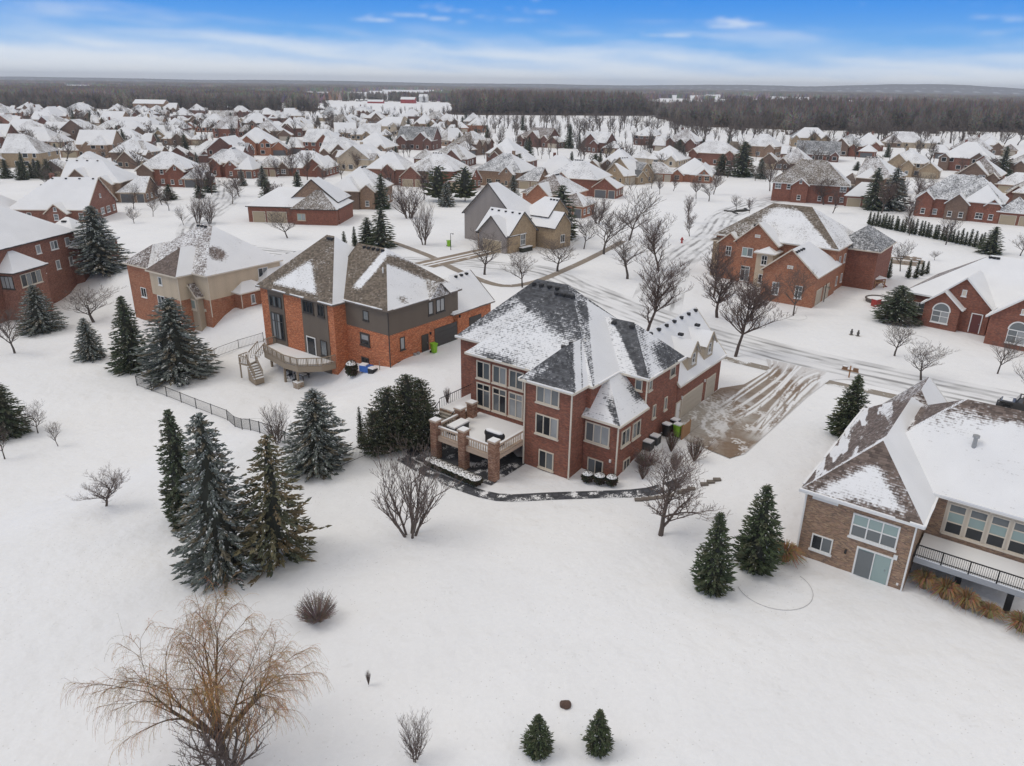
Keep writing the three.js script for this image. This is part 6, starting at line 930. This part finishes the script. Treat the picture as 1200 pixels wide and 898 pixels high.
{ const o = thing('fire_hydrant', 'small red fire hydrant standing in the open snow', 'hydrant', 36.5, 1.4, -162.6); const b = add('barrel', new THREE.LatheGeometry([[0.2, -0.2], [0.2, 0.1], [0.15, 0.14], [0.15, 0.7], [0.2, 0.74], [0.19, 0.84], [0.08, 0.98], [0, 1]].map(([r, y]) => new THREE.Vector2(r, y)), 12), M.redpaint, o); for (const s of [-1, 1]) block('nozzle', M.redpaint, o, s * 0.2, 0.5, 0, 0.16, 0.16, 0.16); o.scale.setScalar(1.3); }
for (const [x, z, h, l] of [[-12.9, -151.9, 3.4, 'dark lamp post beside the wet tan driveway'], [1.4, -124.4, 2.2, 'short grey lamp post on the corner by the bare pavement']]) { const o = thing('lamp_post', l, 'lamp post', x, land(x, z), z, 0.4); const p = add('post', new THREE.CylinderGeometry(0.05, 0.08, h, 8), M.iron, o); p.position.y = h / 2; block('arm', M.iron, o, 0.25, h - 0.08, 0, 0.55, 0.06, 0.06); block('lamp_head', M.grey, o, 0.5, h - 0.24, 0, 0.3, 0.2, 0.2); }
{ const o = thing('field_rock', 'single brown rock poking out of the open field snow', 'rock', 3.3, 0, -32.9), g = new THREE.IcosahedronGeometry(0.28, 2), p = g.getAttribute('position'); for (let i = 0; i < p.count; i++) { const s = 0.75 + 0.5 * vn(p.getX(i) * 6 + 9, p.getY(i) * 6 + p.getZ(i) * 5 + 9, 3); p.setXYZ(i, p.getX(i) * s * 1.2, p.getY(i) * s * 0.7, p.getZ(i) * s); } g.computeVertexNormals(); add('stone', g, plain(0.10, 0.06, 0.045), o).position.y = 0.1; const c = add('snow_patch', new THREE.SphereGeometry(0.1, 8, 5), M.snow, o); c.position.set(0.08, 0.24, -0.02); c.scale.set(1, 0.4, 0.8); }
{ const [x, z] = FW(-17.2, -2.2), o = thing('solar_panel', 'pale tilted panel leaning on the slope beside the arborvitae clump', 'panel', x, land(x, z), z, FA + 0.25); const m = block('sheet', plain(0.5, 0.5, 0.49), o, 0, 0.2, 0, 3.2, 0.07, 1.3); m.rotation.x = 0.5; for (const s of [-1.3, 1.3]) block('leg', M.wood, o, s, 0, -0.4, 0.1, 0.45, 0.1); }
{ const o = thing('tarp_pile', 'heap of boxes under snow and blue tarpaulin by the orange brick wall', 'pile', ...((p) => [p[0], land(...p), p[1]])(FW(-34.0, 7.3)), FA); block('tarpaulin', M.tarp, o, 0, 0, 0, 1.5, 0.8, 0.9, 0.2); block('box', M.black, o, 1.2, 0, 0.1, 0.9, 0.7, 0.8); block('snow_cap', M.snow, o, -0.3, 0.8, 0.1, 0.9, 0.14, 0.8, 0.3); block('snow_cap', M.snow, o, 1.2, 0.7, 0.1, 0.85, 0.12, 0.75); block('garden_tool', M.wood, o, 1.9, 0, -0.4, 0.06, 1.7, 0.06); }
// garden of the gabled brick house
{ const o = thing('red_bin', 'red square container beside the round snowy ring on the lawn', 'container', 57.0, 1.4, -114.0, 0.5); block('body', M.redpaint, o, 0, 0, 0, 1.1, 1.0, 0.9); block('lid', plain(0.35, 0.03, 0.03), o, 0, 1.0, 0, 1.2, 0.1, 1.0); block('snow_cap', M.snow, o, 0, 1.1, 0, 1.1, 0.08, 0.9); }
{ const o = thing('round_pool', 'round covered ring with snow filling on the lawn', 'pool', 58.6, 1.4, -116.6); const r = add('rim', new THREE.TorusGeometry(1.9, 0.16, 8, 28), plain(0.12, 0.10, 0.09), o); r.rotation.x = Math.PI / 2; r.position.y = 0.5; const w = add('side', new THREE.CylinderGeometry(1.9, 1.9, 0.5, 28, 1, true), plain(0.14, 0.12, 0.11), o); w.position.y = 0.25; const s = add('snow_cover', new THREE.CylinderGeometry(1.85, 1.85, 0.06, 28), M.snow, o); s.position.y = 0.45; }
{ const o = thing('play_frame', 'snow roofed timber play frame in the garden behind the gabled brick house', 'play frame', 62.5, 1.4, -126.2, 0.3); block('roof', M.snow, o, 0, 1.6, 0, 2.4, 0.14, 1.9); block('deck', M.oak, o, 0, 0.9, 0, 2.2, 0.1, 1.7); for (const a of [-1, 1]) for (const b of [-0.75, 0.75]) block('post', M.oak, o, a, 0, b, 0.14, 1.6, 0.14); block('slide', M.redpaint, o, 1.6, 0.2, 0.3, 1.2, 0.08, 0.5).rotation.z = -0.6; }
{ const o = thing('bird_pole', 'tall bird feeder pole with crossbar on the lawn', 'bird feeder', 49.6, 1.4, -116.0); block('pole', M.iron, o, 0, 0, 0, 0.08, 3.0, 0.08); block('crossbar', M.iron, o, 0, 2.4, 0, 1.3, 0.06, 0.06); for (const s of [-0.6, 0.6]) block('feeder', M.wood, o, s, 2.05, 0, 0.25, 0.34, 0.25); }
{ const o = thing('terrace_walls', 'stepped stone garden walls and benches beyond the grey rear wing', 'garden wall', 76.5, 1.4, -148.5, -0.6); const R = rng(4); for (let i = 0; i < 9; i++) { const x = (i % 3) * 3 - 3, z = Math.floor(i / 3) * 2.4 - 2; block('stone_block', M.stone, o, x + R(), 0, z + R(), 2.2, 0.7, 0.5); block('snow_cap', M.snow, o, x + 0.5, 0.72, z + 0.5, 1.9, 0.1, 0.45); } for (const x of [-3.5, 3.5]) block('pillar', M.stone, o, x, 0, 2.5, 0.7, 1.5, 0.7); }
for (const [x, z] of [[46.9, -98.9], [47.6, -98.4]]) { const o = thing('garden_statue', 'small dark garden statue on the lawn before the gabled brick house', 'statue', x, 1.4, z, 0, 'pair of small garden statues'); const b = add('body', new THREE.LatheGeometry([[0.2, 0], [0.22, 0.1], [0.14, 0.16], [0.2, 0.5], [0.1, 0.72], [0.13, 0.86], [0, 1]].map(([r, y]) => new THREE.Vector2(r, y)), 9), plain(0.09, 0.085, 0.08), o); b.scale.y = 0.9; block('plinth', M.conc, o, 0, -0.05, 0, 0.5, 0.12, 0.5); }
// bed edgings showing through the snow
for (const [x, z, r, a0, da, l] of [[18.9, -44.2, 2.6, 0.5, 3.6, 'curved edging line in the snow beside the two young spruces'], [-27.4, -66.6, 5.5, 1.9, 2.6, 'curved edging of the snowed-over pool bed below the curved deck'], [41.8, -107.6, 2.0, 0.2, 5.0, 'dark stone ring round the tree before the gabled garage'], [54.5, -97.5, 2.2, 0, 6.28, 'round stone ring of a tree bed before the brick ranch'], [60.5, -212, 4.2, 0.3, 2.6, 'dark curved hedge border on the far lawn'], [63.6, -206, 4.0, 3.6, 2.4, 'low dark border opposite the curved hedge border']]) { const far = z < -150, g = new THREE.TorusGeometry(r, far ? 0.35 : 0.018, 5, 40, da); g.rotateX(Math.PI / 2); g.rotateY(a0); const o = add('bed_edging', g, far ? plain(0.035, 0.033, 0.028) : plain(0.5, 0.49, 0.48)); o.name = numbered('bed_edging'); o.position.set(x, land(x, z) + 0.03, z); tag(o, l, 'edging'); }
{ const g = new Geo(), q = [[6.8, 0.6], [8.6, 2.4], [9.8, 4.2], [11.3, 6.6]]; for (let i = 0; i < 14; i++) { const t = i / 13 * 2.999, k = Math.floor(t), u = mix(q[k][0], q[k + 1][0], t - k), v = mix(q[k][1], q[k + 1][1], t - k), [x, z] = FW(u, v); if (i !== 6 && i !== 10) g.box(x - 0.32, x + 0.32, land(x, z) - 0.1, land(x, z) + 0.16, z - 0.2, z + 0.2); } const o = g.mesh('stone_border', plain(0.17, 0.145, 0.12)); tag(o, 'row of brown edging stones round the side shrub bed', 'edging', null, 'stuff'); }
// ---------- the black off-road vehicle in the street ----------
{
  const [x, z] = FW(31.2, 39.6), o = thing('offroad_vehicle', 'black open-top off-road vehicle with roll cage parked by the kerb', 'vehicle', x, land(x, z) + 0.02, z, FA + Math.PI);
  const paint = new THREE.MeshPhysicalMaterial({ color: lin(0.012, 0.012, 0.013), roughness: 0.35, clearcoat: 0.8, clearcoatRoughness: 0.15 });
  const prof = (pts, d, name, m) => { const s = new THREE.Shape(pts.map(([a, b]) => new THREE.Vector2(a, b))), g = new THREE.ExtrudeGeometry(s, { depth: d, bevelEnabled: true, bevelSize: 0.04, bevelThickness: 0.04, bevelSegments: 2 }); g.translate(0, 0, -d / 2); return add(name, g, m, o); };
  prof([[-2.0, 0.55], [1.95, 0.55], [1.95, 0.95], [1.85, 1.12], [0.7, 1.2], [0.55, 1.25], [-1.95, 1.25]], 1.5, 'body', paint); prof([[0.55, 1.2], [0.62, 1.2], [0.3, 1.82], [0.24, 1.82]], 1.4, 'windshield', M.glass);
  const cg = new Geo(); for (const s of [-0.7, 0.7]) { cg.bar([0.27, 1.83, s], [-1.9, 1.85, s], 0.08); for (const a of [-1.9, -1.3, -0.7]) cg.bar([a, 1.2, s], [a, 1.85, s], 0.08); } for (const a of [0.27, -0.7, -1.3, -1.9]) cg.bar([a, 1.84, -0.7], [a, 1.84, 0.7], 0.08); cg.mesh('roll_cage', M.iron, o);
  for (const s of [-0.35, 0.35]) for (const a of [-0.35, -1.3]) { block('seat', plain(0.16, 0.10, 0.06), o, a, 1.0, s, 0.5, 0.5, 0.5); block('headrest', plain(0.16, 0.10, 0.06), o, a - 0.2, 1.4, s, 0.16, 0.35, 0.42); }
  for (const a of [-1.25, 1.25]) for (const s of [-0.82, 0.82]) { const w = new THREE.Group(); w.name = 'wheel'; w.position.set(a, 0.42, s); o.add(w); const t = add('tyre', new THREE.CylinderGeometry(0.42, 0.42, 0.28, 20), M.rubber, w), r = add('rim', new THREE.CylinderGeometry(0.22, 0.22, 0.3, 14), M.steel, w); t.rotation.x = r.rotation.x = Math.PI / 2; block('fender', M.rubber, o, a, 0.9, s, 1.1, 0.09, 0.34); }
  for (const s of [-0.5, 0.5]) { const h = add('headlight', new THREE.CylinderGeometry(0.11, 0.11, 0.06, 14), M.chrome, o); h.rotation.z = Math.PI / 2; h.position.set(2.0, 0.88, s); } block('grille', M.iron, o, 1.98, 0.66, 0, 0.06, 0.4, 0.7); block('bumper', M.iron, o, 2.1, 0.5, 0, 0.2, 0.2, 1.6); block('bumper', M.iron, o, -2.1, 0.5, 0, 0.2, 0.2, 1.6); block('snow_cap', M.snow, o, 1.3, 1.2, 0, 0.9, 0.05, 1.1);
}
// ---------- far woods, hedgerows and hills ----------
{
  const R = rng(13), g = new Spikes();
  for (let t = 0; t < 4; t++) {
    const x = (R() - 0.5) * 8, z = (R() - 0.5) * 8, h = mix(0.5, 1.0, R()), rw = mix(2.4, 3.6, R()); g.tube([x, 0, z], [x, 11 * h, z], 0.26, 0.1, 4, [0.085, 0.072, 0.063]);
    for (let i = 0; i < 70; i++) { const a = R() * 6.283, y = R() * 2 - 1, r = Math.sqrt(1 - y * y) * Math.cbrt(R()), d = norm([Math.cos(a) * r, y * 0.8 + 0.75, Math.sin(a) * r]), c = [0.225, 0.203, 0.188].map((v) => v * mix(0.55, 1.3, R())); g.spike([x + Math.cos(a) * r * rw * 0.55, (9.4 + y * 3.8) * h, z + Math.sin(a) * r * rw * 0.55], d, mix(1.6, 3.2, R()) * h, 0.17, c, R); }
    for (let i = 0; i < 10; i++) { const a = R() * 6.283, c = [0.14, 0.115, 0.10]; g.spike([x, mix(3, 8, R()) * h, z], norm([Math.cos(a), 0.9, Math.sin(a)]), mix(2.5, 4, R()), 0.16, c, R); }
    for (let i = 0; i < 8; i++) { const a = R() * 6.283; g.spike([x + Math.cos(a) * 3, 0, z + Math.sin(a) * 3], norm([Math.cos(a) * 0.5, 1, Math.sin(a) * 0.5]), mix(1.5, 3.4, R()), 0.4, [0.13, 0.10, 0.085], R); }
  }
  const near = g.geo(), far = (() => { const f = new Spikes(), Q2 = rng(19); for (let i = 0; i < 60; i++) { const a = Q2() * 6.283, r = Math.sqrt(Q2()) * 9, c = [0.225, 0.203, 0.188].map((v) => v * mix(0.6, 1.4, Q2())); f.spike([Math.cos(a) * r, 0, Math.sin(a) * r], norm([(Q2() - 0.5) * 0.3, 1, (Q2() - 0.5) * 0.3]), mix(11, 15, Q2()), 2.6, c, Q2); f.spike([Math.cos(a) * r, 4, Math.sin(a) * r], norm([(Q2() - 0.5) * 0.9, 1, (Q2() - 0.5) * 0.9]), mix(7, 10, Q2()), 1.2, c, Q2); } return f.geo(); })();
  const scatter = (name, label, geo, list) => { const m = new THREE.InstancedMesh(geo, leafMat, list.length), d = new THREE.Object3D(), c = new THREE.Color(); list.forEach(([x, z, s, hs, k], i) => { d.position.set(x, 1.2, z); d.rotation.y = R() * 6.28; d.scale.set(s, hs, s); d.updateMatrix(); m.setMatrixAt(i, d.matrix); const v = mix(0.7, 1.25, R()), w = k ?? (R() < 0.1 ? 1.15 : 1); c.setRGB(v * w, v * w * 0.97, v * w * (w > 1 ? 0.86 : 0.95)); m.setColorAt(i, c); }); m.name = numbered(name); shadow(m); scene.add(m); tag(m, label, 'woods', null, 'stuff'); };
  const l1 = [], l2 = [], l3 = [], l4 = [];
  for (let i = 0; i < 420; i++) { const t = R(), x = mix(-640, -230, t), z = mix(-860, -905, t) - R() * 60; l3.push([x, z, mix(0.8, 1.3, R()), mix(0.9, 1.35, R()), R() < 0.3 ? 1.35 : 0.75]); }
  for (let i = 0; i < 1000; i++) { const t = R(), x = mix(-68, 150, t), z = -868 - t * 52 - Math.pow(R(), 1.6) * 230; l1.push([x, z, ...((q) => [q * mix(0.85, 1.1, R()), q])(mix(1.2, 1.9, R()))]); }
  for (let i = 0; i < 3000; i++) { const t = R(), x = mix(150, 640, t), z = mix(-690, -600, t) + (R() < 0.05 ? 90 * R() : 0) - Math.pow(R(), 1.5) * 420 + Math.sin(t * 9) * 22; l2.push([x, z, ...((q) => [q * mix(0.85, 1.1, R()), q])(mix(0.9, 1.7, R()) * mix(0.8, 1.05, S(0, 0.35, t)))]); }
  for (let i = 0; i < 2600; i++) { const t = R(), z = -820 - Math.pow(R(), 1.3) * 900 - t * 160, x = mix(-1, 0.02, t) * -z * 0.82; const q = x / -z; if (q > -0.30 && q < -0.03 && z > -1400) continue; if (fbm(x / 130 + 20, z / 130, 7, 3) < 0.42 && z > -1300) continue; l3.push([x, z, mix(0.9, 1.5, R()), mix(0.8, 1.15, R())]); }
  for (let i = 0; i < 9000; i++) { const q = Math.pow(R(), 1.5), z = -1250 - q * 6000, x = mix(-0.85, 0.95, R()) * -z; const dens = fbm(x / 420 + 50, z / 420 + 50, 9, 4); if (dens < (x > -0.05 * -z ? 0.52 : z < -1700 ? 0.47 : 0.40)) continue; const qa = x / -z; if (x > 0 && z > -1500) continue; if (qa > 0.1 && qa < 0.42 && z > -2300 && R() < 0.93) continue; if (qa > -0.26 && qa < -0.04 && z > -1500) continue; const s = mix(1.4, 2.6, R()) * (1 + q); l4.push([x, z, s, mix(0.9, 1.25, R())]); }
  scatter('woods', 'dark grey bare woodland block beyond the snow field', near, l1); scatter('woods', 'wide belt of bare grey woods behind the last houses', near, l2); scatter('woods', 'brown bare woods edging the far rooftops', near, l3); scatter('woods', 'distant hazy woodland reaching to the horizon', far, l4);
  { const G2 = BARE.L.map((t) => mergeGeometries([t.trunk, t.crown])); const lists = [[], [], []];
    for (let i = 0; i < 2600; i++) { const z = -mix(330, 900, Math.pow(R(), 0.8)), x = mix(-0.74, 0.62, R()) * -z; if (!plots.every(([a, b, c]) => Math.hypot(x - a, z - b) > c * 0.62) || (x > 150 && z < -600)) continue; const q = mix(0.5, 1.05, R()); if (lists[i % 3].length < 300) lists[i % 3].push([x, z, q, q]); }
    lists.forEach((l, i) => scatter('garden_trees', ['hazy mass of bare garden trees filling the gaps between far roofs', 'thin bare tree tops rising all over the far rows', 'low bare trees and brush scattered through the far gardens'][i], G2[i], l)); }
  // single trees standing about behind the last houses
  for (let i = 0; i < 85; i++) { const t = R(), x = mix(35, 330, t), z = -455 - R() * 200 - t * 20; placeBare('L', x, z, mix(9, 15, R()), mix(6, 9, R()), 'bare_tree', 'tall bare tree in the scattered belt behind the last houses', 'scattered bare trees behind the houses'); }
  const clear = (x, z, r) => plots.every(([a, b, c]) => Math.hypot(x - a, z - b) > c * 0.8 + r);
  for (let i = 0, n = 0; n < 66 && i < 900; i++) { const z = -mix(185, 400, R()), x = mix(-0.72, 0.62, R()) * -z; if (!clear(x, z, 2) || Math.hypot(x - 10, z + 165) < 55 || Math.hypot(x - 45, z + 190) < 35) continue; n++; placeBare(R() < 0.5 ? 'V' : 'W2', x, z, mix(6, 10, R()), mix(4.5, 7, R()), 'bare_tree', 'bare garden tree ' + nearMark(x, z), 'bare trees among the middle rows'); }
  for (let i = 0, n = 0; n < 60 && i < 900; i++) { const z = -mix(200, 460, R()), x = mix(-0.72, 0.62, R()) * -z; if (!clear(x, z, 2) || Math.hypot(x - 10, z + 165) < 55 || Math.hypot(x - 45, z + 190) < 35) continue; n++; placeConifer(R() < 0.7 ? 'S' : 'B', x, z, mix(4, 9, R()), mix(2.6, 4.6, R()), 'spruce_tree', 'garden spruce ' + nearMark(x, z), 'spruces among the middle rows'); }
  for (let i = 0, n = 0; n < 75 && i < 900; i++) { const x = mix(-330, 20, R()), z = mix(-400, -760, R()); if (!clear(x, z, 0)) continue; n++; placeBare('L', x, z, mix(7, 11, R()), mix(5, 7, R()), 'bare_tree', 'bare garden tree standing between the far rows of houses', 'bare trees among the far rows'); }
  for (let i = 0; i < 26; i++) { const x = mix(-340, 30, R()), z = mix(-420, -720, R()); placeConifer('S', x, z, mix(6, 11, R()), mix(3.5, 5, R()), 'spruce_tree', 'small dark spruce between the far rows of houses', 'spruces among the far rows'); }
  // hills on the horizon
  const hg = new Geo(), hn = 80, hp = (i, k) => { const x = mix(-5500, 7500, i / hn), n = fbm(i * 0.14, 3, 5, 4), h = k ? 30 + 55 * n * S(0.45, 0.62, i / hn) * S(0.95, 0.8, i / hn) + 18 * n : -5; return [x, h, -7400 - (k ? 400 : 0) + x * 0.12]; }; for (let i = 0; i < hn; i++) hg.flat([hp(i, 0), hp(i + 1, 0), hp(i + 1, 1), hp(i, 1)]);
  const hm = new THREE.MeshStandardMaterial({ roughness: 1, map: tex(256, 256, (x, y) => mix3([0.085, 0.08, 0.078], [0.4, 0.41, 0.42], S(0.55, 0.7, fbm(x / 256 * 16, y / 256 * 24, 5, 4, 0))), 1 / 1500) });
  tag(hg.mesh('hills', hm), 'low wooded hills along the hazy horizon', 'hills', null, 'structure');
}
renderer.render(scene, camera);
